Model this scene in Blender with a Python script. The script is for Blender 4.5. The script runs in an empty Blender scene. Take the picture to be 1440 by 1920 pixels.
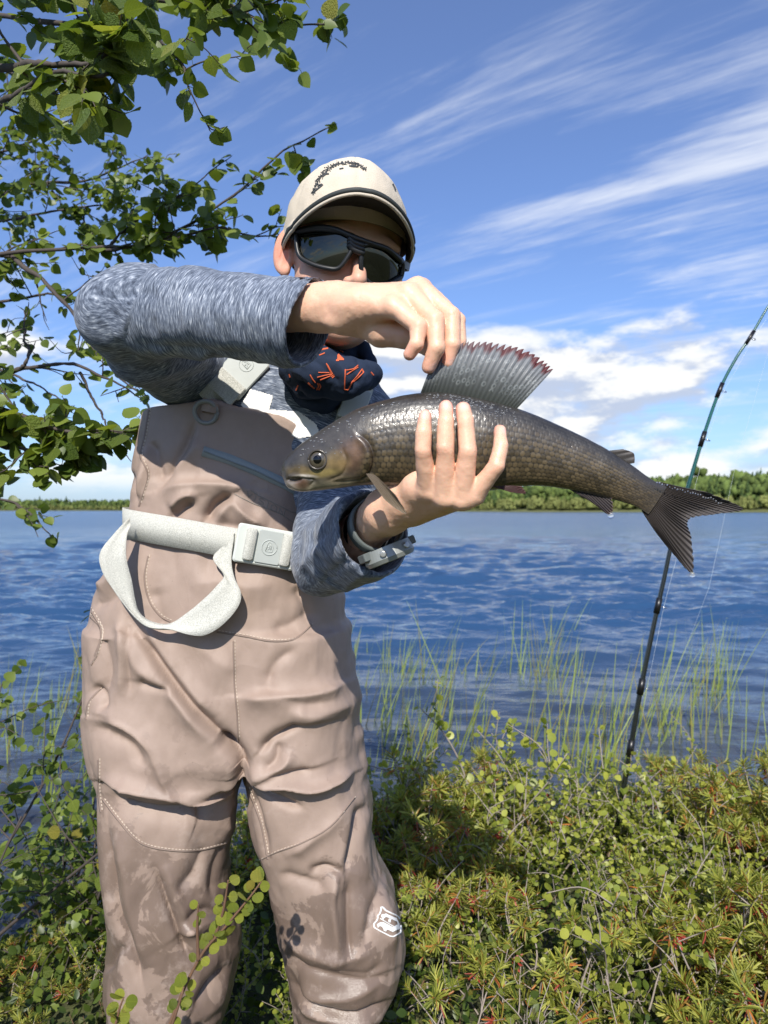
import bpy, math, random
import numpy as np
from mathutils import Vector, Matrix
from mathutils.bvhtree import BVHTree

random.seed(7); RNG = np.random.default_rng(11)
SC = bpy.context.scene
COL = SC.collection
# ------------------------------------------------------------------ camera
F = 1350.0; CX, CY, ZC = 720.0, 955.0, 0.95      # photo pixels (1440 x 1920), eye height in metres
cd = bpy.data.cameras.new('camera'); cam = bpy.data.objects.new('camera', cd); COL.objects.link(cam)
cam.location = (0, 0, ZC); cam.rotation_euler = (math.pi/2, 0, 0)
cd.sensor_fit = 'VERTICAL'; cd.sensor_height = 36.0; cd.lens = F/1920*36.0
cd.shift_y = (CY-960.0)/1920.0
cd.clip_start = 0.02; cd.clip_end = 6000
cd.dof.use_dof = True; cd.dof.focus_distance = 0.86; cd.dof.aperture_fstop = 9.0
SC.camera = cam
SC.view_settings.view_transform = 'Standard'; SC.view_settings.look = 'None'
SC.view_settings.exposure = 0.52; SC.view_settings.gamma = 1.0; SC.view_settings.use_curve_mapping = False
SC.cycles.use_denoising = True
SC.cycles.max_bounces = 8; SC.cycles.transparent_max_bounces = 12
SC.cycles.caustics_reflective = False; SC.cycles.caustics_refractive = False

# ------------------------------------------------------------------ node helper
class NT:
    def __init__(s, tree): s.t = tree; s.n = tree.nodes; s.l = tree.links
    def node(s, typ, **kw):
        n = s.n.new(typ)
        for k, v in kw.items(): setattr(n, k, v)
        return n
    def put(s, sock, v):
        if isinstance(v, bpy.types.NodeSocket): s.l.new(v, sock)
        elif v is not None: sock.default_value = v
    def m(s, op, a, b=None, c=None, clamp=False):
        n = s.node('ShaderNodeMath', operation=op, use_clamp=clamp)
        for i, v in enumerate((a, b, c)):
            if v is not None: s.put(n.inputs[i], v)
        return n.outputs[0]
    def vec(s, x, y, z):
        n = s.node('ShaderNodeCombineXYZ')
        for i, v in enumerate((x, y, z)): s.put(n.inputs[i], v)
        return n.outputs[0]
    def sep(s, v):
        n = s.node('ShaderNodeSeparateXYZ'); s.put(n.inputs[0], v); return n.outputs
    def mapv(s, v, scale=(1,1,1), rot=(0,0,0), loc=(0,0,0)):
        n = s.node('ShaderNodeMapping'); s.put(n.inputs[0], v)
        n.inputs[1].default_value = loc; n.inputs[2].default_value = rot; n.inputs[3].default_value = scale
        return n.outputs[0]
    def noise(s, v, scale=5, detail=4, rough=0.55, dist=0.0, lac=2.0):
        n = s.node('ShaderNodeTexNoise'); s.put(n.inputs['Vector'], v)
        n.inputs['Scale'].default_value = scale; n.inputs['Detail'].default_value = detail
        n.inputs['Roughness'].default_value = rough; n.inputs['Distortion'].default_value = dist
        n.inputs['Lacunarity'].default_value = lac
        return n.outputs[0]
    def vor(s, v, scale=5, feature='F1', out=0):
        n = s.node('ShaderNodeTexVoronoi', feature=feature); s.put(n.inputs['Vector'], v); n.inputs['Scale'].default_value = scale
        return n.outputs[out]
    def ramp(s, f, pts, interp='LINEAR'):
        n = s.node('ShaderNodeValToRGB'); s.put(n.inputs[0], f); r = n.color_ramp; r.interpolation = interp
        while len(r.elements) < len(pts): r.elements.new(0.5)
        for e, (p, c) in zip(r.elements, pts):
            e.position = p; e.color = c if len(c) == 4 else (*c, 1)
        return n.outputs[0]
    def smooth(s, f, a, b):
        n = s.node('ShaderNodeMapRange', interpolation_type='SMOOTHSTEP'); s.put(n.inputs[0], f)
        n.inputs[1].default_value = a; n.inputs[2].default_value = b; return n.outputs[0]
    def mix(s, f, a, b, blend='MIX'):
        n = s.node('ShaderNodeMix', data_type='RGBA', blend_type=blend); s.put(n.inputs[0], f)
        for i, v in ((6, a), (7, b)):
            s.put(n.inputs[i], (*v, 1) if isinstance(v, tuple) and len(v) == 3 else v)
        return n.outputs[2]
    def bump(s, h, strength=0.5, dist=0.01, normal=None):
        n = s.node('ShaderNodeBump'); s.put(n.inputs['Height'], h); n.inputs['Strength'].default_value = strength
        n.inputs['Distance'].default_value = dist
        if normal is not None: s.put(n.inputs['Normal'], normal)
        return n.outputs[0]
    def attr(s, name, out=0):
        n = s.node('ShaderNodeAttribute', attribute_name=name); return n.outputs[out]

# ------------------------------------------------------------------ sun + sky
S_DIR = Vector((-0.09, -0.76, 0.66)).normalized()
sd = bpy.data.lights.new('sun', 'SUN'); sd.energy = 4.4; sd.angle = math.radians(0.53); sd.color = (1.0, 0.94, 0.85)
sun = bpy.data.objects.new('sun', sd); COL.objects.link(sun)
sun.rotation_euler = S_DIR.to_track_quat('Z', 'Y').to_euler()
W = bpy.data.worlds.new('World'); SC.world = W; W.use_nodes = True
def build_sky():
    t = NT(W.node_tree); t.n.clear()
    co = t.node('ShaderNodeTexCoord').outputs['Generated']
    sky = t.node('ShaderNodeTexSky', sky_type='NISHITA'); sky.sun_disc = False
    sky.sun_elevation = math.asin(S_DIR.z); sky.sun_rotation = math.atan2(S_DIR.x, S_DIR.y)
    sky.air_density = 1.1; sky.dust_density = 0.5; sky.ozone_density = 2.2
    x, y, z = t.sep(co)
    zc = t.m('MAXIMUM', z, 0.0)
    # ---- cirrus: streaks on a high flat layer
    k = t.m('ADD', zc, 0.12)
    px = t.m('DIVIDE', x, k); py = t.m('DIVIDE', y, k)
    pv = t.vec(px, py, 0.0)
    wob = t.noise(pv, 1.1, 3, 0.5)
    pw = t.vec(t.m('ADD', px, t.m('MULTIPLY', wob, 0.5)), t.m('ADD', py, t.m('MULTIPLY', wob, -0.35)), 0.0)
    st = t.mapv(t.mapv(pw, rot=(0, 0, 0.62)), scale=(0.75, 3.6, 1))
    n1 = t.noise(st, 1.5, 9, 0.62, 0.25)
    fine = t.mapv(t.mapv(pw, rot=(0, 0, 0.62)), scale=(2.0, 15.0, 1))
    n2 = t.noise(fine, 1.6, 6, 0.65, 0.4)
    big = t.noise(t.mapv(pv, loc=(3.1, 1.7, 0)), 0.85, 3, 0.5)
    # the broad bright band that crosses the right-hand sky
    band = t.m('ADD', t.m('MULTIPLY', t.m('SUBTRACT', px, 0.55), 0.72), t.m('MULTIPLY', t.m('SUBTRACT', py, 1.72), 0.69))
    band = t.m('ADD', band, t.m('MULTIPLY', t.m('SUBTRACT', wob, 0.5), 0.35))
    bm = t.m('EXPONENT', t.m('MULTIPLY', t.m('MULTIPLY', band, band), -38.0))
    bm = t.m('MULTIPLY', bm, t.smooth(px, 0.05, 0.6))
    cov = t.m('ADD', t.m('MULTIPLY', t.smooth(big, 0.42, 0.72), 0.30), t.m('MULTIPLY', bm, 0.42))
    c1 = t.smooth(t.m('ADD', t.m('ADD', t.m('MULTIPLY', n1, 0.75), t.m('MULTIPLY', n2, 0.25)), t.m('MULTIPLY', cov, 0.42)), 0.50, 0.88)
    cirrus = t.m('MULTIPLY', t.m('ADD', t.m('MULTIPLY', c1, 0.85), 0.06), t.smooth(z, 0.03, 0.16))
    # ---- cumulus: low heaps near the horizon
    az = t.m('ARCTAN2', x, y); el = t.m('ARCSINE', z)
    def heap(dz):
        v = t.vec(t.m('MULTIPLY', az, 1.0), t.m('MULTIPLY', t.m('ADD', el, dz), 2.6), 1.31)
        return t.m('ADD', t.m('MULTIPLY', t.noise(v, 3.2, 2, 0.5), 0.62), t.m('MULTIPLY', t.noise(v, 8.5, 8, 0.58, 0.15), 0.42))
    h0 = heap(0.0); h1 = heap(0.022)
    lowband = t.m('MULTIPLY', t.smooth(el, 0.0, 0.05), t.m('SUBTRACT', 1.0, t.smooth(el, 0.19, 0.30)))
    rightish = t.m('ADD', 0.55, t.m('MULTIPLY', t.smooth(az, -0.35, 0.15), 0.45))
    g = t.m('ADD', h0, t.m('MULTIPLY', t.m('MULTIPLY', lowband, rightish), 0.17))
    cum = t.m('MULTIPLY', t.smooth(g, 0.60, 0.71), t.smooth(el, 0.012, 0.05))
    cum = t.m('MULTIPLY', cum, t.m('SUBTRACT', 1.0, t.smooth(el, 0.24, 0.34)))
    lit = t.smooth(t.m('SUBTRACT', h0, h1), -0.035, 0.035)
    ccol = t.mix(lit, (5.2, 5.9, 7.4), (9.6, 9.6, 9.4))
    haze = t.m('MULTIPLY', t.m('SUBTRACT', 1.0, t.smooth(el, 0.0, 0.16)), 0.35)
    base = t.mix(1.0, sky.outputs[0], (0.84, 1.06, 1.52), 'MULTIPLY')
    base = t.mix(haze, base, (4.6, 6.6, 9.8))
    col = t.mix(t.m('MULTIPLY', cirrus, 0.92), base, (8.6, 9.0, 9.8))
    col = t.mix(t.m('MULTIPLY', cum, 0.95), col, ccol)
    bg = t.node('ShaderNodeBackground'); t.put(bg.inputs[0], col); bg.inputs[1].default_value = 0.076
    out = t.node('ShaderNodeOutputWorld'); t.l.new(bg.outputs[0], out.inputs[0])
build_sky()

# ------------------------------------------------------------------ mesh helpers
def J(u, v, d):                                   # photo pixel + distance in front of the camera -> world point
    return np.array([(u-CX)/F*d, d, ZC-(v-CY)/F*d])
def px2m(r, d): return r/F*d
def to_px(co):
    co = np.asarray(co)
    return CX+co[..., 0]/co[..., 1]*F, CY-(co[..., 2]-ZC)/co[..., 1]*F

def mesh_data(name, verts, faces, smooth=True, col=None, vecs=None):
    me = bpy.data.meshes.new(name)
    verts = np.asarray(verts, dtype=np.float32)
    if isinstance(faces, np.ndarray):
        nv, nf, k = len(verts), len(faces), faces.shape[1]
        me.vertices.add(nv); me.vertices.foreach_set('co', verts.ravel())
        me.loops.add(nf*k); me.loops.foreach_set('vertex_index', faces.astype(np.int32).ravel())
        me.polygons.add(nf)
        me.polygons.foreach_set('loop_start', np.arange(0, nf*k, k, dtype=np.int32))
        me.update(calc_edges=True); me.validate()
    else:
        me.from_pydata([tuple(v) for v in verts.tolist()], [], faces); me.update()
    if smooth and len(me.polygons):
        me.polygons.foreach_set('use_smooth', np.ones(len(me.polygons), dtype=bool))
    if col is not None:
        a = me.color_attributes.new('col', 'FLOAT_COLOR', 'POINT')
        c = np.ones((len(verts), 4), dtype=np.float32); c[:, :np.shape(col)[1]] = col
        a.data.foreach_set('color', c.ravel())
    for k_, v_ in (vecs or {}).items():
        a = me.attributes.new(k_, 'FLOAT_VECTOR', 'POINT'); a.data.foreach_set('vector', np.asarray(v_, dtype=np.float32).ravel())
    return me
def obj(name, me, mat=None, parent=None, loc=None):
    o = bpy.data.objects.new(name, me); COL.objects.link(o)
    if mat is not None and me is not None and len(me.materials) == 0: me.materials.append(mat)
    if parent is not None:
        o.parent = parent
        o.matrix_parent_inverse = Matrix.Translation(-Vector(parent_world(parent)))
    if loc is not None: o.location = loc
    return o
def parent_world(p):                              # parts are modelled in world coordinates
    return Vector(p.location) if p.parent is None else Vector((0, 0, 0))
def tag(o, label=None, cat=None, group=None, kind=None):
    for k, v in (('label', label), ('category', cat), ('group', group), ('kind', kind)):
        if v: o[k] = v
    return o
def mk(name, verts, faces, mat, parent=None, smooth=True, col=None, vecs=None):
    return obj(name, mesh_data(name, verts, faces, smooth, col, vecs), mat, parent)
def empty(name, loc=(0, 0, 0)):
    o = bpy.data.objects.new(name, None); COL.objects.link(o); o.location = loc; o.empty_display_size = 0.05; return o

class MB:                                         # collects several shapes into one mesh
    def __init__(s): s.v = []; s.f = []; s.c = []
    def add(s, v, f, c=None):
        o = sum(len(a) for a in s.v); s.v.append(np.asarray(v, dtype=float))
        s.f += [tuple(i+o for i in q) for q in f]
        s.c.append(np.tile(np.array(c if c is not None else (1, 1, 1), dtype=float), (len(v), 1)))
    def build(s, name, mat, parent=None, smooth=True, col=False):
        return mk(name, np.vstack(s.v), s.f, mat, parent, smooth, np.vstack(s.c) if col else None)
    def data(s, name, mat, smooth=True, col=False):
        me = mesh_data(name, np.vstack(s.v), s.f, smooth, np.vstack(s.c) if col else None); me.materials.append(mat); return me

def unit(v): v = np.asarray(v, float); return v/(np.linalg.norm(v)+1e-12)
def catmull(pts, n):
    p = np.asarray(pts, float); p = np.vstack([2*p[0]-p[1], p, 2*p[-1]-p[-2]])
    m = len(p)-3; t = np.linspace(0, m-1e-9, n); i = t.astype(int); f = (t-i)[:, None]
    a, b, c, d = p[i], p[i+1], p[i+2], p[i+3]
    return 0.5*((2*b)+(-a+c)*f+(2*a-5*b+4*c-d)*f**2+(-a+3*b-3*c+d)*f**3)
def tube(pts, radii, seg=8, cap=True):
    p = np.asarray(pts, float); n = len(p); r = np.broadcast_to(np.asarray(radii, float), (n,))
    T = np.gradient(p, axis=0); T /= np.linalg.norm(T, axis=1)[:, None]+1e-12
    ref = np.array([0, 0, 1.0]) if abs(T[0][2]) < 0.9 else np.array([1.0, 0, 0])
    N = unit(np.cross(T[0], ref)); V = []
    for i in range(n):
        N = unit(N-T[i]*N.dot(T[i])); B = np.cross(T[i], N)
        a = np.arange(seg)/seg*2*math.pi
        V.append(p[i]+r[i]*(np.cos(a)[:, None]*N+np.sin(a)[:, None]*B))
    V = np.vstack(V); Fq = []
    for i in range(n-1):
        for j in range(seg):
            k = (j+1) % seg; Fq.append((i*seg+j, i*seg+k, (i+1)*seg+k, (i+1)*seg+j))
    if cap: Fq.append(tuple(range(seg))[::-1]); Fq.append(tuple((n-1)*seg+j for j in range(seg)))
    return V, Fq
def boxv(c, ax, ay, az, hx, hy, hz, bev=0.0):
    c = np.asarray(c, float); ax, ay, az = unit(ax), unit(ay), unit(az); V = []
    if bev <= 0:
        for sx in (-1, 1):
            for sy in (-1, 1):
                for sz in (-1, 1): V.append(c+ax*hx*sx+ay*hy*sy+az*hz*sz)
        return V, [(0,1,3,2),(4,6,7,5),(0,4,5,1),(2,3,7,6),(0,2,6,4),(1,5,7,3)]
    # rounded slab: rounded-rectangle outline in ax/az, bevelled along ay
    out = []
    for (sx, sz, a0) in ((1,1,0),(-1,1,90),(-1,-1,180),(1,-1,270)):
        for q in range(4):
            a = math.radians(a0+q*30); out.append((sx*(hx-bev)+bev*math.cos(a), sz*(hz-bev)+bev*math.sin(a)))
    n = len(out); b = bev*0.5
    for (yy, ins) in ((-hy, b), (-hy+b, 0), (hy-b, 0), (hy, b)):
        for (x_, z_) in out:
            V.append(c+ax*x_*(1-ins/hx)+az*z_*(1-ins/hz)+ay*yy)
    Fq = []
    for r in range(3):
        for j in range(n):
            k = (j+1) % n; Fq.append((r*n+j, r*n+k, (r+1)*n+k, (r+1)*n+j))
    Fq.append(tuple(range(n))[::-1]); Fq.append(tuple(3*n+j for j in range(n)))
    return V, Fq
def ball(c, r, nu=10, nv=7, R=None):
    c = np.asarray(c, float); r = np.broadcast_to(np.asarray(r, float), (3,)); V = [(0, 0, 1)]
    for i in range(1, nv):
        a = math.pi*i/nv
        for j in range(nu):
            b = 2*math.pi*j/nu; V.append((math.sin(a)*math.cos(b), math.sin(a)*math.sin(b), math.cos(a)))
    V.append((0, 0, -1)); V = np.array(V)*r
    if R is not None: V = V@np.asarray(R)
    Fq = [(0, 1+j, 1+(j+1) % nu) for j in range(nu)]
    for i in range(nv-2):
        for j in range(nu):
            a = 1+i*nu+j; b = 1+i*nu+(j+1) % nu; Fq.append((a, a+nu, b+nu, b))
    L = len(V)-1; Fq += [(L, 1+(nv-2)*nu+(j+1) % nu, 1+(nv-2)*nu+j) for j in range(nu)]
    return V+c, Fq

# ---- vectorised value noise
def _h(i, j, k, s):
    n = (i*374761393+j*668265263+k*2147483647+s*1274126177) & 0xFFFFFFFF
    n = ((n ^ (n >> 13))*1274126177) & 0xFFFFFFFF
    return ((n ^ (n >> 16)) & 0xFFFF)/65535.0
def vnoise(p, s=0):
    p = np.asarray(p, float); i = np.floor(p).astype(np.int64); f = p-i; f = f*f*(3-2*f); r = 0
    for a in (0, 1):
        for b in (0, 1):
            for c in (0, 1):
                w = (f[..., 0] if a else 1-f[..., 0])*(f[..., 1] if b else 1-f[..., 1])*(f[..., 2] if c else 1-f[..., 2])
                r = r+w*_h(i[..., 0]+a, i[..., 1]+b, i[..., 2]+c, s)
    return r*2-1
def fbm(p, oct=4, s=0, g=0.5):
    r = 0; a = 1.0; p = np.asarray(p, float)
    for o in range(oct): r = r+a*vnoise(p*(2**o)+o*17.3, s+o); a *= g
    return r

# ---- implicit surfaces
class Field:
    def __init__(s, lo, hi, h):
        s.h = h; s.ax = [np.arange(lo[i], hi[i]+h, h) for i in range(3)]
        s.D = np.full([len(a) for a in s.ax], 0.5, dtype=np.float32)
    def _slice(s, lo, hi):
        sl = []; g = []
        for i in range(3):
            a = int(np.searchsorted(s.ax[i], lo[i])); b = int(np.searchsorted(s.ax[i], hi[i]))
            sl.append(slice(a, b)); sh = [1, 1, 1]; sh[i] = -1; g.append(s.ax[i][a:b].reshape(sh))
        return tuple(sl), g
    def op(s, fn, lo, hi, k=0.0, sub=False):
        sl, g = s._slice(lo, hi)
        if 0 in s.D[sl].shape: return
        d = fn(*g).astype(np.float32); D = s.D[sl]
        if sub:
            d = -d
            if k > 0:
                hh = np.clip(0.5-0.5*(D-d)/k, 0, 1); s.D[sl] = D*(1-hh)+d*hh+k*hh*(1-hh)
            else: s.D[sl] = np.maximum(D, d)
        elif k > 0:
            hh = np.clip(0.5+0.5*(d-D)/k, 0, 1); s.D[sl] = d*(1-hh)+D*hh-k*hh*(1-hh)
        else: s.D[sl] = np.minimum(D, d)
    def cone(s, a, b, ra, rb, k=0.0, sub=False, flat=None):
        a = np.asarray(a, float); b = np.asarray(b, float); ab = b-a; L = ab.dot(ab)+1e-12
        m = max(ra, rb)*1.1+max(k, 0.0)+3*s.h
        def fn(X, Y, Z):
            t = np.clip(((X-a[0])*ab[0]+(Y-a[1])*ab[1]+(Z-a[2])*ab[2])/L, 0, 1)
            dx = X-a[0]-t*ab[0]; dy = Y-a[1]-t*ab[1]; dz = Z-a[2]-t*ab[2]
            q = dx*dx+dy*dy+dz*dz
            if flat is not None:
                n, sc = flat; w = dx*n[0]+dy*n[1]+dz*n[2]; q = q+w*w*(1/sc**2-1)
            return np.sqrt(q)-(ra+(rb-ra)*t)
        s.op(fn, np.minimum(a, b)-m, np.maximum(a, b)+m, k, sub)
    def chain(s, pts, radii, k=0.004, kin=0.002, sub=False, flat=None):
        for i in range(len(pts)-1): s.cone(pts[i], pts[i+1], radii[i], radii[i+1], k if i == 0 else kin, sub, flat)
    def ell(s, c, r, R=None, k=0.0, sub=False):
        c = np.asarray(c, float); r = np.asarray(r, float); R = np.eye(3) if R is None else np.asarray(R)
        m = r.max()+k+3*s.h
        def fn(X, Y, Z):
            x = X-c[0]; y = Y-c[1]; z = Z-c[2]; k0 = 0; k1 = 0
            for i in range(3):
                q = R[i, 0]*x+R[i, 1]*y+R[i, 2]*z; k0 = k0+(q/r[i])**2; k1 = k1+(q/r[i]**2)**2
            k0 = np.sqrt(k0); return k0*(k0-1)/np.sqrt(k1+1e-9)
        s.op(fn, c-m, c+m, k, sub)
    def plane(s, p, n, lo, hi, k=0.0):            # cut away everything on the +n side
        p = np.asarray(p, float); n = unit(n)
        s.op(lambda X, Y, Z: -((X-p[0])*n[0]+(Y-p[1])*n[1]+(Z-p[2])*n[2])+0*X*Y*Z, lo, hi, k, True)
    def mesh(s, smooth=2):
        D = s.D; S = D < 0; nx, ny, nz = D.shape
        cnt = np.zeros((nx-1, ny-1, nz-1), dtype=np.uint8)
        for a in (0, 1):
            for b in (0, 1):
                for c in (0, 1): cnt += S[a:nx-1+a, b:ny-1+b, c:nz-1+c]
        act = (cnt > 0) & (cnt < 8); idx = np.full(act.shape, -1, dtype=np.int64)
        I, Jj, K = np.nonzero(act); idx[I, Jj, K] = np.arange(len(I))
        pos = np.zeros((len(I), 3)); w = np.zeros(len(I))
        for ax in range(3):
            o1, o2 = [i for i in range(3) if i != ax]
            for a in (0, 1):
                for b in (0, 1):
                    o = [0, 0, 0]; o[o1] = a; o[o2] = b; e = list(o); e[ax] = 1
                    d0 = D[I+o[0], Jj+o[1], K+o[2]]; d1 = D[I+e[0], Jj+e[1], K+e[2]]
                    cr = (d0 < 0) != (d1 < 0); t = np.where(cr, d0/np.where(cr, d0-d1, 1), 0)
                    q = np.tile(np.array(o, float), (len(I), 1)); q[:, ax] = t
                    pos[cr] += q[cr]; w[cr] += 1
        pos /= w[:, None]
        V = np.stack([s.ax[0][I], s.ax[1][Jj], s.ax[2][K]], 1)+pos*s.h
        Q = []
        def quads(dif, sgn, c0, c1, c2, c3):
            q = np.stack([c0[dif], c1[dif], c2[dif], c3[dif]], 1)
            fl = sgn[dif]; q[fl] = q[fl][:, ::-1]; Q.append(q[(q >= 0).all(1)])
        A = S[:-1, 1:-1, 1:-1]; B = S[1:, 1:-1, 1:-1]
        quads(A != B, B, idx[:, :-1, :-1], idx[:, 1:, :-1], idx[:, 1:, 1:], idx[:, :-1, 1:])
        A = S[1:-1, :-1, 1:-1]; B = S[1:-1, 1:, 1:-1]
        quads(A != B, ~B, idx[:-1, :, :-1], idx[1:, :, :-1], idx[1:, :, 1:], idx[:-1, :, 1:])
        A = S[1:-1, 1:-1, :-1]; B = S[1:-1, 1:-1, 1:]
        quads(A != B, B, idx[:-1, :-1, :], idx[1:, :-1, :], idx[1:, 1:, :], idx[:-1, 1:, :])
        Q = np.vstack(Q)
        for _ in range(smooth): V = relax(V, Q, 0.5)
        return V, Q
def relax(V, Q, f=0.5):
    a = np.concatenate([Q[:, 0], Q[:, 1], Q[:, 2], Q[:, 3], Q[:, 1], Q[:, 2], Q[:, 3], Q[:, 0]])
    b = np.concatenate([Q[:, 1], Q[:, 2], Q[:, 3], Q[:, 0], Q[:, 0], Q[:, 1], Q[:, 2], Q[:, 3]])
    n = np.bincount(a, minlength=len(V)).astype(float); n[n == 0] = 1
    S = np.stack([np.bincount(a, V[b, i], minlength=len(V)) for i in range(3)], 1)/n[:, None]
    return V+(S-V)*f
def vnormals(V, Q):
    n = np.cross(V[Q[:, 2]]-V[Q[:, 0]], V[Q[:, 3]]-V[Q[:, 1]]); N = np.zeros_like(V)
    for i in range(4):
        for c in range(3): N[:, c] += np.bincount(Q[:, i], n[:, c], minlength=len(V))
    return N/(np.linalg.norm(N, axis=1)[:, None]+1e-12)
def bvh(V, Q): return BVHTree.FromPolygons([tuple(v) for v in V.tolist()], [tuple(q) for q in Q.tolist()] if isinstance(Q, np.ndarray) else Q)
EYE = Vector((0, 0, ZC))
def hit(B, u, v, off=0.0, maxd=3.0):              # the point of a built surface that lies behind a photo pixel
    d = Vector(J(u, v, 1.0))-EYE; d.normalize()
    p, n, _, _ = B.ray_cast(EYE, d, maxd)
    if p is None: return None, None
    if n.dot(d) > 0: n = -n
    return np.array(p)+np.array(n)*off, np.array(n)
def decal(B, pts, w, off=0.0012, step=4.0, mb=None, th=0.0008, c=None):
    """a thin raised strip that follows a built surface (seams, print, tape); pts in pixels, w = width in pixels"""
    pts = np.asarray(pts, float); L = np.r_[0, np.cumsum(np.linalg.norm(np.diff(pts, axis=0), axis=1))]
    n = max(3, int(L[-1]/step)+1); t = np.linspace(0, L[-1], n)
    P_ = np.stack([np.interp(t, L, pts[:, 0]), np.interp(t, L, pts[:, 1])], 1)
    T = np.gradient(P_, axis=0); T /= np.linalg.norm(T, axis=1)[:, None]+1e-9; Nn = np.stack([-T[:, 1], T[:, 0]], 1)
    W_ = np.broadcast_to(np.asarray(w, float), (n,)) if np.ndim(w) == 0 else np.interp(np.linspace(0, 1, n), np.linspace(0, 1, len(w)), w)
    rows = []
    for i in range(n):
        a, na = hit(B, *(P_[i]+Nn[i]*W_[i]/2)); b, nb = hit(B, *(P_[i]-Nn[i]*W_[i]/2))
        if a is None or b is None or abs(a[1]-b[1]) > 0.05: rows.append(None); continue
        rows.append((a-na*0.002, a+na*off, b+nb*off, b-nb*0.002))
    V = []; Fq = []; prev = None
    for r in rows:
        if r is None: prev = None; continue
        i0 = len(V); V += list(r)
        if prev is not None and abs(V[prev+1][1]-V[i0+1][1]) < 0.05:
            for q in range(3): Fq.append((prev+q, prev+q+1, i0+q+1, i0+q))
        prev = i0
    if not Fq: return None
    if mb is not None: mb.add(V, Fq, c); return True
    return np.array(V), Fq
def decal_fill(B, poly, off=0.0012, step=3.0, mb=None, c=None):
    """a flat print filling a pixel polygon, laid on a built surface"""
    poly = np.asarray(poly, float); lo = poly.min(0); hi = poly.max(0)
    nx = max(2, int((hi[0]-lo[0])/step)+1); ny = max(2, int((hi[1]-lo[1])/step)+1)
    us = np.linspace(lo[0], hi[0], nx+1); vs = np.linspace(lo[1], hi[1], ny+1); V = []; Fq = []; idn = {}
    def inside(x, y):
        r = False; j = len(poly)-1
        for i in range(len(poly)):
            if (poly[i][1] > y) != (poly[j][1] > y) and x < (poly[j][0]-poly[i][0])*(y-poly[i][1])/(poly[j][1]-poly[i][1]+1e-12)+poly[i][0]: r = not r
            j = i
        return r
    def vert(i, j):
        if (i, j) not in idn:
            p, n = hit(B, us[i], vs[j], off); idn[(i, j)] = None if p is None else len(V)
            if p is not None: V.append(p)
        return idn[(i, j)]
    for i in range(nx):
        for j in range(ny):
            if inside((us[i]+us[i+1])/2, (vs[j]+vs[j+1])/2):
                q = [vert(i, j), vert(i+1, j), vert(i+1, j+1), vert(i, j+1)]
                if None not in q and max(V[k][1] for k in q)-min(V[k][1] for k in q) < 0.03: Fq.append(tuple(q[::-1]))
    if not Fq: return None
    if mb is not None: mb.add(V, Fq, c); return True
    return np.array(V), Fq

# ------------------------------------------------------------------ materials
def material(name):
    m = bpy.data.materials.new(name); m.use_nodes = True; t = NT(m.node_tree)
    b = t.n['Principled BSDF']; return m, t, b
def plain(name, color, rough=0.5, metal=0.0, spec=0.5, noise=0.0, nscale=40, bump=0.0):
    m, t, b = material(name)
    b.inputs['Roughness'].default_value = rough; b.inputs['Metallic'].default_value = metal
    b.inputs['Specular IOR Level'].default_value = spec
    co = t.node('ShaderNodeTexCoord').outputs['Object']; n = t.noise(co, nscale, 5, 0.6)
    d = tuple(c*(1-noise) for c in color); e = tuple(min(1, c*(1+noise)) for c in color)
    t.put(b.inputs['Base Color'], t.mix(n, d, e))
    if bump: t.put(b.inputs['Normal'], t.bump(n, bump, 0.002))
    return m
# ================================================================== the setting: ground, lake, far shore
ZW = -0.15                                         # water level
def bank(x):                                       # distance at which the bank meets the water
    return 2.35+0.16*np.sin(x*2.1+0.6)+0.10*np.sin(x*4.7)+np.where(x < -0.3, -np.clip(-0.3-x, 0, .6)*1.1, 0)
def shore(x, y):                                   # far shoreline distance along a direction
    a = np.arctan2(x, y); return 560-270*np.clip((a+0.30)/0.50, 0, 1)**1.2
def ground_z(x, y):
    x = np.asarray(x, float); y = np.asarray(y, float); r = np.hypot(x, y)
    near = 0.03*np.sin(x*3.1+y*1.7)+0.02*np.sin(x*7.3-y*5.1)
    b = bank(x); z = np.where(y < b-0.25, near, near*0+near-(y-b+0.25)*0.62)
    z = np.maximum(z, -0.16-0.10*np.clip(y-b, 0, 12)); z = np.maximum(z, -1.6)
    s = shore(x, y); far = (r > s-4) & (y > 20)
    a = np.arctan2(x, y)
    hill = np.clip((r-s)/130, 0, 1)*(3+9*np.clip((a+0.02)/0.5, 0, 1))
    zf = np.clip((r-s+4)*0.12-0.6, -1.6, 0.3)+hill
    z = np.where(far, zf, z)
    return np.where(y < 0, near, z)
def grid_mesh(xs, ys, zf):
    X, Y = np.meshgrid(xs, ys, indexing='ij'); Z = zf(X, Y); n, m = X.shape
    i = (np.arange(n-1)[:, None]*m+np.arange(m-1)[None, :]).ravel()
    return np.stack([X.ravel(), Y.ravel(), Z.ravel()], 1), np.stack([i, i+m, i+m+1, i+1], 1)
def spaced(a, n):                                  # fine near zero, coarse far out
    t = np.linspace(-1, 1, n); return np.sinh(t*7.2)/math.sinh(7.2)*a

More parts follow.
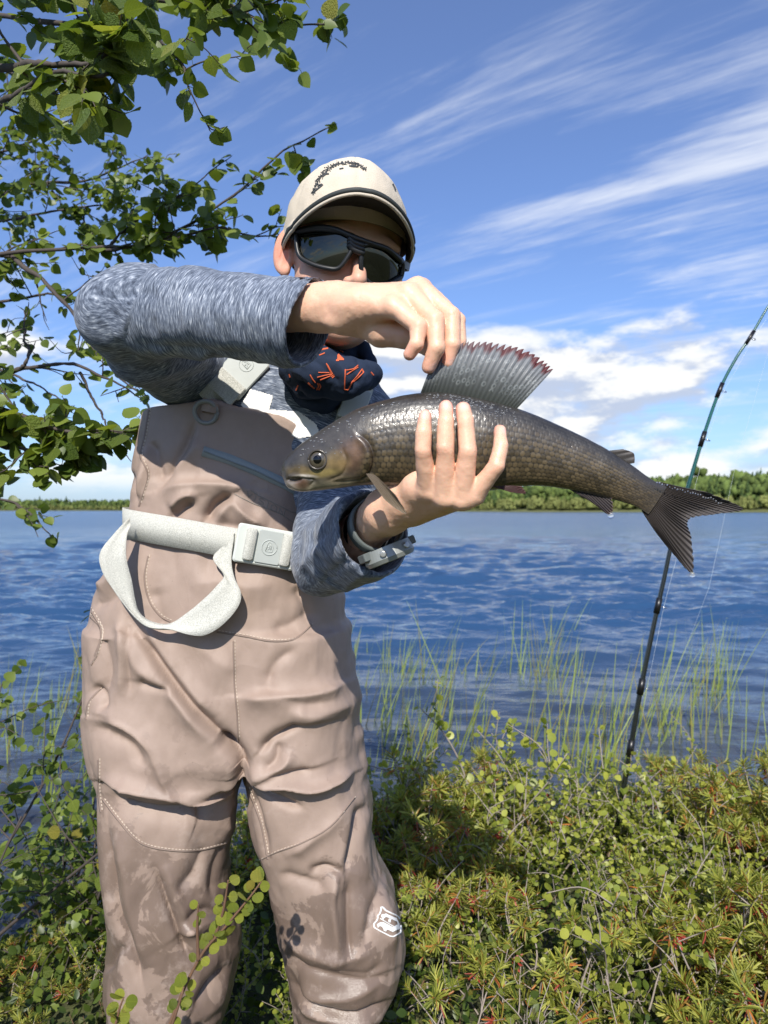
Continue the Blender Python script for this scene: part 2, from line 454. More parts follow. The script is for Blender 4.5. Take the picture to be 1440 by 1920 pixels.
m, t, b = material('heath_soil')
co = t.node('ShaderNodeTexCoord').outputs['Object']
n = t.noise(co, 9, 6, 0.65); n2 = t.noise(co, 55, 4, 0.6)
c = t.ramp(n, [(0.3, (0.030, 0.022, 0.012)), (0.5, (0.050, 0.058, 0.018)), (0.7, (0.085, 0.095, 0.025))])
z = t.sep(co)[2]; far = t.smooth(t.sep(co)[1], 60, 150)
c = t.mix(t.smooth(z, -0.02, -0.2), c, (0.045, 0.036, 0.024)); c = t.mix(far, c, (0.11, 0.12, 0.035))
t.put(b.inputs['Base Color'], c); b.inputs['Roughness'].default_value = 0.9
t.put(b.inputs['Normal'], t.bump(n2, 0.6, 0.02)); M_SOIL = m
V, Q = grid_mesh(spaced(1400, 321), spaced(1400, 321), ground_z)
tag(mk('ground', V, Q, M_SOIL), 'mossy heath ground of the lake bank, running on as lake bed', kind='structure')

m, t, b = material('lake_water')
co = t.node('ShaderNodeTexCoord').outputs['Object']
x, y, z = t.sep(co)
swirl = t.noise(co, 0.5, 2, 0.5)
def wave(sx, sy, det, rough, rot):
    v = t.mapv(co, scale=(sx, sy, 1), rot=(0, 0, rot)); return t.noise(v, 1.0, det, rough, 0.25)
w1 = wave(1.3, 3.4, 3, 0.5, 0.10); w2 = wave(4.5, 9.0, 4, 0.55, -0.18); w3 = wave(0.22, 0.6, 2, 0.5, 0.05); w4 = wave(13, 24, 3, 0.5, 0.3)
dist = t.m('SQRT', t.m('ADD', t.m('MULTIPLY', x, x), t.m('MULTIPLY', y, y)))
farf = t.smooth(dist, 4, 60); calm = t.m('ADD', 0.25, t.m('MULTIPLY', t.smooth(dist, 2.5, 9.0), 0.75))
h = t.m('ADD', t.m('MULTIPLY', w1, 0.05), t.m('ADD', t.m('MULTIPLY', w2, 0.028), t.m('MULTIPLY', w4, 0.007)))
h = t.m('MULTIPLY', h, t.m('MULTIPLY', calm, t.m('ADD', 1.0, t.m('MULTIPLY', farf, 1.3))))
t.put(b.inputs['Normal'], t.bump(h, 1.0, 1.0))
shal = t.m('SUBTRACT', 1.0, t.smooth(t.m('ADD', y, t.m('MULTIPLY', swirl, 1.5)), 3.0, 7.5))
t.put(b.inputs['Base Color'], t.mix(shal, (0.022, 0.062, 0.142), (0.036, 0.040, 0.048)))
t.put(b.inputs['Roughness'], t.m('ADD', 0.06, t.m('MULTIPLY', farf, 0.16))); b.inputs['IOR'].default_value = 1.333
b.inputs['Specular IOR Level'].default_value = 0.5
M_WATER = m
def lake():
    # wind waves as real relief; the sheet is finer near the bank and coarser far out
    R = np.random.default_rng(77); waves = []
    for k in range(110):
        lam = float(np.exp(R.uniform(math.log(.14), math.log(2.6)))); th = R.normal()*.42+.12; sl = .042*min(1.0, (.75/lam))*min(1.0, (lam/.26)**.5)
        waves.append((lam, math.sin(th), math.cos(th), sl*lam/(2*math.pi), R.uniform(0, 6.283)))
    def height(X, Y):
        d = np.hypot(X, Y); cell = np.maximum(d*d/(1.1*1100), .02); h = np.zeros_like(X)
        gust = .55+.75*vnoise(np.stack([X*.10, Y*.05, X*0], -1), 3)
        near = np.clip((Y-2.2)/5.5, .16, 1)
        for lam, sx, cy, am, ph in waves:
            w = np.clip(lam/(1.5*cell)-.6, 0, 1)
            if w.max() > 0: h = h+w*am*np.sin((X*sx+Y*cy)*2*math.pi/lam+ph)
        return ZW+h*near*np.clip(gust+.35, .35, 1.5)
    rows = np.r_[np.linspace(1.3, 2.1, 6), (ZC-ZW)*F/np.linspace(690, 6, 640)]; az = np.linspace(-.62, .62, 640)
    A, D = np.meshgrid(np.tan(az), rows, indexing='ij'); X = A*D; Y = D+0*A
    n, m_ = X.shape; i = (np.arange(n-1)[:, None]*m_+np.arange(m_-1)[None, :]).ravel()
    V = np.stack([X.ravel(), Y.ravel(), height(X, Y).ravel()], 1); Q = np.stack([i, i+m_, i+m_+1, i+1], 1)
    far = rows[-1]; o = len(V); ex = []; eq = []
    def patch(pts):
        k = o+len(ex); ex.extend(pts); eq.append((k, k+1, k+2, k+3))
    tl = math.tan(.62)
    patch([(-tl*far, far, ZW), (tl*far, far, ZW), (tl*1300, 1300, ZW), (-tl*1300, 1300, ZW)])
    for s_ in (-1, 1):
        q = [(s_*tl*1.3, 1.3, ZW), (s_*1300, 1.3, ZW), (s_*1300, 1300, ZW), (s_*tl*1300, 1300, ZW)]; patch(q if s_ > 0 else q[::-1])
    V = np.vstack([V, np.array(ex)]); Q = np.vstack([Q, np.array(eq)])
    tag(mk('lake', V, Q, M_WATER), 'rippled blue lake stretching to the far wooded shore', kind='structure')
lake()

# ---- far wood: thousands of small crowns that read as one mass
def far_forest():
    m, t, b = material('far_foliage')
    c = t.attr('col'); t.put(b.inputs['Base Color'], c); b.inputs['Roughness'].default_value = 0.9; b.inputs['Specular IOR Level'].default_value = 0.1
    ico = []
    phi = (1+5**.5)/2
    iv = np.array([(-1,phi,0),(1,phi,0),(-1,-phi,0),(1,-phi,0),(0,-1,phi),(0,1,phi),(0,-1,-phi),(0,1,-phi),(phi,0,-1),(phi,0,1),(-phi,0,-1),(-phi,0,1)])/math.sqrt(1+phi*phi)
    ifc = np.array([(0,11,5),(0,5,1),(0,1,7),(0,7,10),(0,10,11),(1,5,9),(5,11,4),(11,10,2),(10,7,6),(7,1,8),(3,9,4),(3,4,2),(3,2,6),(3,6,8),(3,8,9),(4,9,5),(2,4,11),(6,2,10),(8,6,7),(9,8,1)])
    Vs = []; Fs = []; Cs = []; off = 0; R = np.random.default_rng(3)
    for k in range(5200):
        a = R.uniform(-0.62, 0.62); s = float(shore(np.sin(a), np.cos(a)))
        r = s+6+R.random()**1.6*170
        x, y = r*math.sin(a), r*math.cos(a); z = float(ground_z(x, y))
        hgt = R.uniform(4.5, 8.5)*(1.0 if r > s+22 else 0.55)*(0.8 if a < -0.1 else 1.12)
        if R.random() < 0.02: hgt *= 1.35
        pine = R.random() < 0.45
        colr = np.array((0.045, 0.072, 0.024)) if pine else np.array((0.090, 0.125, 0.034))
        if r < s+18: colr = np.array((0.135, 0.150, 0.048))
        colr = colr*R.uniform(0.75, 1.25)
        nb = 7 if pine else 6
        for q in range(nb):
            f = q/(nb-1)
            if pine: wd = hgt*0.24*(1.08-f)*R.uniform(.8, 1.2)+0.12; zz = hgt*(0.18+0.8*f); rad = np.array((wd, wd, hgt*0.12)); sp = wd*0.35
            else: wd = hgt*0.17*R.uniform(.7, 1.3); zz = hgt*(0.25+0.6*R.random()); rad = np.array((wd, wd, wd*1.2)); sp = hgt*0.17
            v = iv*(1+R.uniform(-.35, .35, (12, 1)))*rad+np.array((x+R.normal()*sp*.6, y+R.normal()*sp*.6, z+zz))
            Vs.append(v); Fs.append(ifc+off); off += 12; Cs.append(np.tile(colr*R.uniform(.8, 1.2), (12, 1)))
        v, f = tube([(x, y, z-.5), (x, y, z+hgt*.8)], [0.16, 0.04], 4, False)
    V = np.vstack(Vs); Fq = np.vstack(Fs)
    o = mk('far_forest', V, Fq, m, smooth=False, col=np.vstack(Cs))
    tag(o, 'distant band of green pine and birch forest on the far shore', 'forest', kind='stuff')
far_forest()
# ================================================================== the young angler
person = empty('person', (-0.25, 1.10, 0.0))
tag(person, 'young angler in cap, sunglasses and beige waders holding a fish in both hands', 'person')

# ---- materials
def skin_mat():
    m, t, b = material('skin'); co = t.node('ShaderNodeTexCoord').outputs['Object']
    c = t.attr('col'); n = t.noise(co, 90, 5, 0.65); n2 = t.noise(co, 25, 3, 0.6); v = t.vor(co, 650)
    c = t.mix(t.m('MULTIPLY', n, 0.20), c, (0.66, 0.28, 0.20)); c = t.mix(t.m('MULTIPLY', t.smooth(n2, .45, .7), 0.15), c, (0.80, 0.55, 0.38))
    t.put(b.inputs['Base Color'], c)
    t.put(b.inputs['Roughness'], t.m('ADD', 0.38, t.m('MULTIPLY', n, 0.16))); b.inputs['Specular IOR Level'].default_value = 0.45
    b.inputs['Subsurface Weight'].default_value = 0.20; b.inputs['Subsurface Radius'].default_value = (1.0, 0.35, 0.2); b.inputs['Subsurface Scale'].default_value = 0.006
    t.put(b.inputs['Normal'], t.bump(t.m('ADD', t.m('MULTIPLY', v, 0.6), n), 0.16, 0.0012))
    return m
M_SKIN = skin_mat()
def shirt_mat():
    m, t, b = material('heather_knit'); f = t.attr('fab', 1)
    a = t.noise(t.mapv(f, scale=(600, 80, 80)), 1, 3, 0.6); a2 = t.noise(t.mapv(f, scale=(1300, 120, 120)), 1, 2, 0.6); lo = t.noise(f, 14, 3, 0.5)
    k = t.m('ADD', t.m('MULTIPLY', a, 0.6), t.m('MULTIPLY', a2, 0.4)); k = t.m('ADD', k, t.m('MULTIPLY', t.m('SUBTRACT', lo, 0.5), 0.16))
    c = t.ramp(k, [(0.35, (0.030, 0.040, 0.062)), (0.47, (0.095, 0.118, 0.165)), (0.57, (0.215, 0.250, 0.315)), (0.69, (0.56, 0.60, 0.66))])
    t.put(b.inputs['Base Color'], c); b.inputs['Roughness'].default_value = 0.85; b.inputs['Specular IOR Level'].default_value = 0.25
    b.inputs['Sheen Weight'].default_value = 0.15
    t.put(b.inputs['Normal'], t.bump(k, 0.25, 0.002)); return m
M_SHIRT = shirt_mat()
def wader_mat():
    m, t, b = material('wader_fabric'); co = t.node('ShaderNodeTexCoord').outputs['Object']
    z = t.sep(co)[2]; n = t.noise(co, 13, 8, 0.62, 0.5); n3 = t.noise(t.mapv(co, loc=(3, 1, 2)), 5, 4, 0.6, 0.2); w = t.noise(t.mapv(co, scale=(1, 1, 6)), 420, 2, 0.5)
    low = t.smooth(z, 0.78, 0.30)
    edge = t.m('ADD', n, t.m('MULTIPLY', t.m('SUBTRACT', n3, 0.5), 0.45))
    wet = t.m('MULTIPLY', t.smooth(t.m('ADD', edge, t.m('MULTIPLY', low, 0.20)), 0.640, 0.668), low)
    mud = t.m('MULTIPLY', t.smooth(n3, 0.45, 0.75), t.smooth(z, 0.62, 0.2))
    c = t.mix(t.noise(co, 60, 4, 0.6), (0.285, 0.212, 0.172), (0.350, 0.265, 0.218))
    c = t.mix(t.m('MULTIPLY', t.smooth(z, 0.66, 0.30), 0.42), c, (0.205, 0.150, 0.115))
    c = t.mix(t.m('MULTIPLY', wet, 0.75), c, (0.135, 0.098, 0.080)); c = t.mix(t.m('MULTIPLY', mud, 0.55), c, (0.16, 0.115, 0.08))
    dust = t.m('MULTIPLY', t.smooth(t.noise(co, 22, 9, 0.7), 0.55, 0.68), low); c = t.mix(t.m('MULTIPLY', dust, 0.30), c, (0.50, 0.41, 0.36))
    sp = t.m('SUBTRACT', 1.0, t.smooth(t.vor(co, 75), 0.05, 0.11)); sp = t.m('MULTIPLY', sp, t.smooth(t.noise(co, 9, 2, 0.5), 0.52, 0.66))
    c = t.mix(t.m('MULTIPLY', sp, 0.5), c, (0.13, 0.10, 0.085))
    t.put(b.inputs['Base Color'], c)
    t.put(b.inputs['Roughness'], t.m('SUBTRACT', 0.56, t.m('MULTIPLY', wet, 0.26))); b.inputs['Specular IOR Level'].default_value = 0.38
    rdg = t.m('POWER', t.m('SUBTRACT', 1.0, t.m('ABSOLUTE', t.m('MULTIPLY', t.m('SUBTRACT', t.noise(t.mapv(co, scale=(1, 1, .6)), 17, 3, 0.5, 0.6), 0.5), 3.0))), 5.0)
    nb_ = t.bump(rdg, 0.08, 0.004)
    t.put(b.inputs['Normal'], t.bump(t.m('ADD', w, t.m('MULTIPLY', t.noise(co, 45, 4, 0.6), 1.2)), 0.22, 0.0016, nb_)); return m
M_WADER = wader_mat()
def web_mat(name, c0, c1, sc=900):
    m, t, b = material(name); co = t.node('ShaderNodeTexCoord').outputs['Object']
    n = t.noise(co, sc, 2, 0.6); t.put(b.inputs['Base Color'], t.mix(t.smooth(n, 0.3, 0.7), c0, c1)); b.inputs['Roughness'].default_value = 0.9
    t.put(b.inputs['Normal'], t.bump(n, 0.6, 0.0015)); return m
M_WEB = web_mat('elastic_webbing', (0.36, 0.365, 0.33), (0.60, 0.60, 0.55))
M_BUCKLE = plain('grey_buckle_plastic', (0.40, 0.43, 0.41), 0.45, noise=0.06, nscale=60)
M_BUCKLE2 = plain('pale_buckle_plastic', (0.56, 0.59, 0.55), 0.42, noise=0.05)
M_SEAM = plain('seam_thread', (0.22, 0.165, 0.135), 0.9, noise=0.2, nscale=900)
M_STITCH = plain('pale_stitching', (0.50, 0.42, 0.34), 0.9, noise=0.2, nscale=700)
M_WHITE = plain('white_print', (0.80, 0.80, 0.78), 0.6, noise=0.05)
M_TAPE = plain('zip_tape', (0.25, 0.285, 0.285), 0.5, noise=0.08, nscale=300)
M_DARK = plain('dark_lining', (0.02, 0.022, 0.026), 0.8, noise=0.2)

# ---- head frame
def rot(yaw, roll, pitch):
    a, b_, c_ = map(math.radians, (yaw, roll, pitch))
    return np.array((Matrix.Rotation(a, 3, 'Z') @ Matrix.Rotation(b_, 3, 'Y') @ Matrix.Rotation(c_, 3, 'X')))
HR = rot(20, 10, 9); HC = J(643, 497, 0.985)
def hl(x, y, z): return HC+HR@np.array((x, y, z), float)

# ---- joints (photo pixel, distance)
R_SH, R_EL, R_WR = J(398, 700, 1.12), J(236, 580, 0.90), J(606, 577, 0.762)
L_SH, L_EL, L_WR = J(672, 790, 1.12), J(612, 1052, 0.965), J(728, 958, 0.742)

def paint(V, base):
    return np.tile(np.array(base, float), (len(V), 1))
def blush(C, V, p, r, c, a=1.0):
    w = np.exp(-((V-p)**2).sum(1)/(r*r))[:, None]*a; return C*(1-w)+np.array(c)*w
SK = (0.76, 0.475, 0.330); PINK = (0.72, 0.30, 0.225)

def build_head():
    f = Field(HC-0.17, HC+np.array((0.17, 0.17, 0.16)), 0.002)
    E = lambda c, r, k=0.0, sub=False, R=None: f.ell(hl(*c), r, HR.T if R is None else R, k, sub)
    E((0, .012, .035), (.075, .094, .086)); E((0, -.022, -.028), (.064, .066, .082), .02)
    E((0, -.034, -.078), (.043, .043, .036), .02); E((0, -.066, -.098), (.017, .014, .013), .016)
    for s in (-1, 1):
        E((s*.034, -.052, -.040), (.024, .022, .026), .02); E((s*.028, -.074, .022), (.026, .012, .009), .012)
        E((s*.030, -.088, .004), (.016, .012, .010), .008, True)
    f.chain([hl(0, -.082, .004), hl(0, -.096, -.018), hl(0, -.1055, -.035)], [.0068, .0080, .0098], .009, .004)
    for s in (-1, 1):
        E((s*.0102, -.097, -.039), (.0074, .009, .0062), .004); E((s*.0060, -.1025, -.0452), (.0036, .0055, .0042), .0015, True)
    E((0, -.083, -.060), (.021, .010, .0058), .006); E((0, -.082, -.070), (.017, .010, .0065), .005)
    E((0, -.094, -.0648), (.024, .006, .0014), .0015, True)
    # ears
    for s in (-1, 1):
        Re = (HR@np.array(Matrix.Rotation(math.radians(-s*38), 3, 'Z'))@np.array(Matrix.Rotation(math.radians(-8), 3, 'X'))).T
        c = np.array((s*.0800, .006, -.004))
        el = lambda x, y, z: hl(*c)+Re.T@np.array((s*x, y, z))
        f.ell(el(0, 0, 0), (.0070, .0195, .031), Re, .004); f.ell(el(.0072, -.002, -.003), (.0066, .0130, .0235), Re, .001, True)
        f.ell(el(.0015, -.013, -.002), (.0045, .0040, .007), Re, .003); f.ell(el(0, -.004, -.027), (.0055, .0075, .0070), Re, .004)
        f.cone(el(.0030, .004, .016), el(.0030, .007, -.012), .0026, .0022, .003)
    f.cone(hl(0, .020, -.05), hl(.014, .060, -.125), .044, .042, .025)
    V, Q = f.mesh(2); C = paint(V, (0.62, 0.37, 0.26))
    C = blush(C, V, hl(0, -.097, -.032), .016, (0.66, 0.31, 0.23), .6)
    for s in (-1, 1):
        C = blush(C, V, hl(s*.036, -.075, -.03), .022, (0.66, 0.30, 0.22), .5); C = blush(C, V, hl(s*.082, .012, -.005), .030, (0.70, 0.30, 0.21), .75); C = blush(C, V, hl(s*.080, -.002, -.008), .011, (0.50, 0.12, 0.08), .7)
    C = blush(C, V, hl(0, -.092, -.066), .012, (0.52, 0.20, 0.16), .7)
    return V, Q, C

def nail(C, V, N, p, n, r, a=0.85):               # the paler plate on the back of a fingertip
    w = np.exp(-(((V-p)**2).sum(1)/(r*r))**2)*(np.clip(N@n, 0, 1) > 0.45)
    return C*(1-w[:, None]*a)+np.array((0.80, 0.52, 0.44))*w[:, None]*a

# right hand: reaches across, back of the hand up, fingertips pinching the top of the dorsal fin
RH = dict(
    pinky=[(738, 574, .705, 20), (785, 613, .690, 16.5), (781, 645, .686, 14.5), (768, 664, .690, 12.5)],
    ring=[(766, 553, .715, 22), (816, 600, .695, 18), (818, 652, .690, 16.5), (804, 688, .697, 13.5)],
    middle=[(783, 541, .728, 22), (846, 592, .706, 17), (848, 645, .700, 15.5), (840, 680, .704, 12.5)],
    index=[(790, 543, .742, 21), (858, 602, .718, 15), (861, 642, .711, 13.5), (853, 674, .711, 11.5)])
THUMB_R = [(676, 603, .752, 25), (714, 622, .740, 28), (764, 630, .730, 24), (806, 652, .722, 16), (840, 672, .717, 12)]
LH = dict(
    pinky=[(803, 919, .678, 20), (793, 846, .655, 16.5), (794, 810, .654, 15), (797, 780, .660, 13)],
    ring=[(834, 932, .672, 21), (835, 841, .651, 17), (836, 790, .652, 15.5), (836, 764, .659, 14)],
    middle=[(866, 936, .668, 21), (877, 846, .650, 17.5), (873, 792, .652, 16), (868, 767, .660, 14.5)],
    index=[(889, 928, .668, 20), (930, 874, .652, 15.5), (939, 836, .656, 13.8), (937, 808, .664, 11.5)])
THUMB_L = [(800, 935, .715, 22), (850, 918, .745, 20), (880, 880, .760, 17), (895, 850, .757, 14)]

def limb_hand(hand, thumb, elbow, wrist, webs):
    pts = [J(u, v, d) for fs in hand.values() for (u, v, d, r) in fs]+[J(u, v, d) for (u, v, d, r) in thumb]+[wrist]
    lo = np.min(pts, axis=0)-0.045; hi = np.max(pts, axis=0)+0.045
    f = Field(lo, hi, 0.0013)
    fore = wrist+(elbow-wrist)*0.42
    return f, fore
def build_right():
    f, fore = limb_hand(RH, THUMB_R, R_EL, R_WR, None)
    axis = unit(R_WR-R_EL); up = unit(np.array((0.0, -0.35, 1.0)))
    f.cone(R_WR+(R_EL-R_WR)*0.5, R_WR, .029, .0245, 0)
    knk = [J(*RH[n][0][:3]) for n in ('pinky', 'ring', 'middle', 'index')]
    hb = J(640, 578, .756)
    f.cone(R_WR, hb, .0240, .0250, .010)
    for q, n in enumerate(('pinky', 'ring', 'middle', 'index')):
        k0 = knk[q]; w0 = R_WR+(hb-R_WR)*0.8+np.array((0, -.010+.007*q, 0.004))
        f.cone(w0, k0-np.array((0, 0, .003)), .0165, px2m(RH[n][0][3], RH[n][0][2])*0.93, .012)
    f.ell(J(655, 606, .742), (.024, .016, .012), None, .012)       # heel of the hand
    f.ell(J(696, 572, .728), (.036, .018, .019), None, .012)
    for n in ('index', 'middle', 'ring', 'pinky'):
        P_ = [J(a, b_, c_) for (a, b_, c_, r) in RH[n]]; R_ = [px2m(r, c_) for (a, b_, c_, r) in RH[n]]
        g = Field(f.ax[0][[0]].tolist()+f.ax[1][[0]].tolist()+f.ax[2][[0]].tolist(), (f.ax[0][-1], f.ax[1][-1], f.ax[2][-1]), f.h)
        g.D = g.D[:f.D.shape[0], :f.D.shape[1], :f.D.shape[2]]
        g.chain(P_, R_, 0, .0016); g.ell(P_[0], np.full(3, R_[0]*1.03))
        d = g.D; D = f.D[:d.shape[0], :d.shape[1], :d.shape[2]]
        # fingers stay apart from each other but melt into the palm near the knuckle
        X = f.ax[0][:d.shape[0]].reshape(-1, 1, 1); Y = f.ax[1][:d.shape[1]].reshape(1, -1, 1); Z = f.ax[2][:d.shape[2]].reshape(1, 1, -1)
        dist = np.sqrt((X-P_[0][0])**2+(Y-P_[0][1])**2+(Z-P_[0][2])**2)
        k = np.clip(0.009*(1-dist/0.030), 0.0009, 0.009)
        h = np.clip(0.5+0.5*(d-D)/k, 0, 1); f.D[:d.shape[0], :d.shape[1], :d.shape[2]] = d*(1-h)+D*h-k*h*(1-h)
    f.chain([J(a, b_, c_) for (a, b_, c_, r) in THUMB_R], [px2m(r, c_) for (a, b_, c_, r) in THUMB_R], .010, .004)
    V, Q = f.mesh(2); N = vnormals(V, Q); C = paint(V, SK)
    V = V+N*(fbm(V*170, 3, 5)*0.00025+fbm(V*55, 2, 9)*0.0005)[:, None]
    for n, fs in RH.items():
        C = blush(C, V, J(*fs[3][:3]), .010, PINK, .8); C = blush(C, V, J(*fs[1][:3]), .007, (0.66, 0.30, 0.21), .5); C = blush(C, V, J(*fs[0][:3]), .009, (0.72, 0.42, 0.29), .5)
    for n in ('ring', 'index', 'middle'):
        a = J(*RH[n][3][:3]); C = nail(C, V, N, a+np.array((.004, -.004, -.001)), unit((.8, -.6, 0)), .0055)
    return V, Q, C
def build_left():
    f, fore = limb_hand(LH, THUMB_L, L_EL, L_WR, None)
    f.cone(L_WR+(L_EL-L_WR)*0.62, L_WR, .0265, .0235, 0)
    names = ('pinky', 'ring', 'middle', 'index'); knk = [J(*LH[n][0][:3]) for n in names]
    hb = J(757, 938, .722); f.cone(L_WR, hb, .0240, .0225, .010)
    for q, n in enumerate(names):
        w0 = hb+np.array((.004*q, .004*q-.004, -.004*q+.004))
        f.cone(w0, knk[q]+np.array((0, .004, .002)), .0165, px2m(LH[n][0][3], LH[n][0][2])*0.95, .010)
    f.ell(J(795, 908, .694), (.020, .016, .016), None, .012)
    for n in ('index', 'middle', 'ring', 'pinky'):
        P_ = [J(a, b_, c_) for (a, b_, c_, r) in LH[n]]; R_ = [px2m(r, c_) for (a, b_, c_, r) in LH[n]]
        g = Field((f.ax[0][0], f.ax[1][0], f.ax[2][0]), (f.ax[0][-1], f.ax[1][-1], f.ax[2][-1]), f.h)
        g.D = g.D[:f.D.shape[0], :f.D.shape[1], :f.D.shape[2]]
        g.chain(P_, R_, 0, .0012); g.ell(P_[0], np.full(3, R_[0]*1.04))
        d = g.D; D = f.D[:d.shape[0], :d.shape[1], :d.shape[2]]
        X = f.ax[0][:d.shape[0]].reshape(-1, 1, 1); Y = f.ax[1][:d.shape[1]].reshape(1, -1, 1); Z = f.ax[2][:d.shape[2]].reshape(1, 1, -1)
        dist = np.sqrt((X-P_[0][0])**2+(Y-P_[0][1])**2+(Z-P_[0][2])**2)
        k = np.clip(0.009*(1-dist/0.032), 0.0008, 0.009)
        h = np.clip(0.5+0.5*(d-D)/k, 0, 1); f.D[:d.shape[0], :d.shape[1], :d.shape[2]] = d*(1-h)+D*h-k*h*(1-h)
    f.chain([J(a, b_, c_) for (a, b_, c_, r) in THUMB_L], [px2m(r, c_) for (a, b_, c_, r) in THUMB_L], .010, .004)
    V, Q = f.mesh(2); N = vnormals(V, Q); C = paint(V, SK)
    # creases over the finger joints
    for n in names:
        for k_, dep in ((1, .00022), (2, .00015)):
            p = J(*LH[n][k_][:3]); a = unit(J(*LH[n][k_+1][:3])-J(*LH[n][k_-1][:3])); s_ = (V-p)@a
            near = np.exp(-((V-p)**2).sum(1)/.013**2)
            V = V-N*(near*dep*(np.cos(s_/.0016)*np.exp(-(s_/.004)**2)))[:, None]
    V = V+N*(fbm(V*170, 3, 5)*0.00025+fbm(V*55, 2, 9)*0.0005)[:, None]
    for n, fs in LH.items():
        C = blush(C, V, J(*fs[3][:3]), .011, PINK, .85); C = blush(C, V, J(*fs[1][:3]), .008, (0.68, 0.33, 0.22), .5)
    for n in names:
        a = J(*LH[n][3][:3]); nn = unit((.75, -.65, .1)) if n == 'index' else unit((0.05, -1, .25))
        C = nail(C, V, N, a+nn*.006+np.array((0, 0, -.001)), nn, .0056)
    return V, Q, C
def build_body():
    parts = [build_head(), build_right(), build_left()]
    f = Field((-.55, .80, -.02), (.12, 1.30, 1.22), .006)           # trunk, upper arms and legs under the clothes
    pel = J(418, 1230, 1.11); ch = J(530, 830, 1.13); nb = hl(-.010, .045, -.14)
    f.cone(pel, ch, .085, .085, 0, flat=((0, 1, 0), .7)); f.cone(ch, nb, .05, .036, .02)
    f.chain([ch, R_SH+np.array((0,.01,-.02)), R_EL, R_WR+(R_EL-R_WR)*.25], [.045, .034, .030, .026], .02, .01)
    f.chain([ch, L_SH+np.array((0,.01,-.02)), L_EL, L_WR+(L_EL-L_WR)*.30], [.045, .034, .030, .026], .02, .01)
    for (hx, kx, fx) in (((330, 1330), (315, 1640), (305, 2040)), ((540, 1330), (610, 1660), (640, 2040))):
        f.chain([J(*hx, 1.11), J(*kx, 1.10), J(*fx, 1.12)], [.075, .05, .035], .03, .01)
    V, Q = f.mesh(1); parts.append((V, Q, paint(V, SK)))
    o = 0; Vs, Qs, Cs = [], [], []
    for V, Q, C in parts: Vs.append(V); Qs.append(Q+o); Cs.append(C); o += len(V)
    return mk('body', np.vstack(Vs), np.vstack(Qs), M_SKIN, person, col=np.clip(np.vstack(Cs), 0, 1))
build_body()

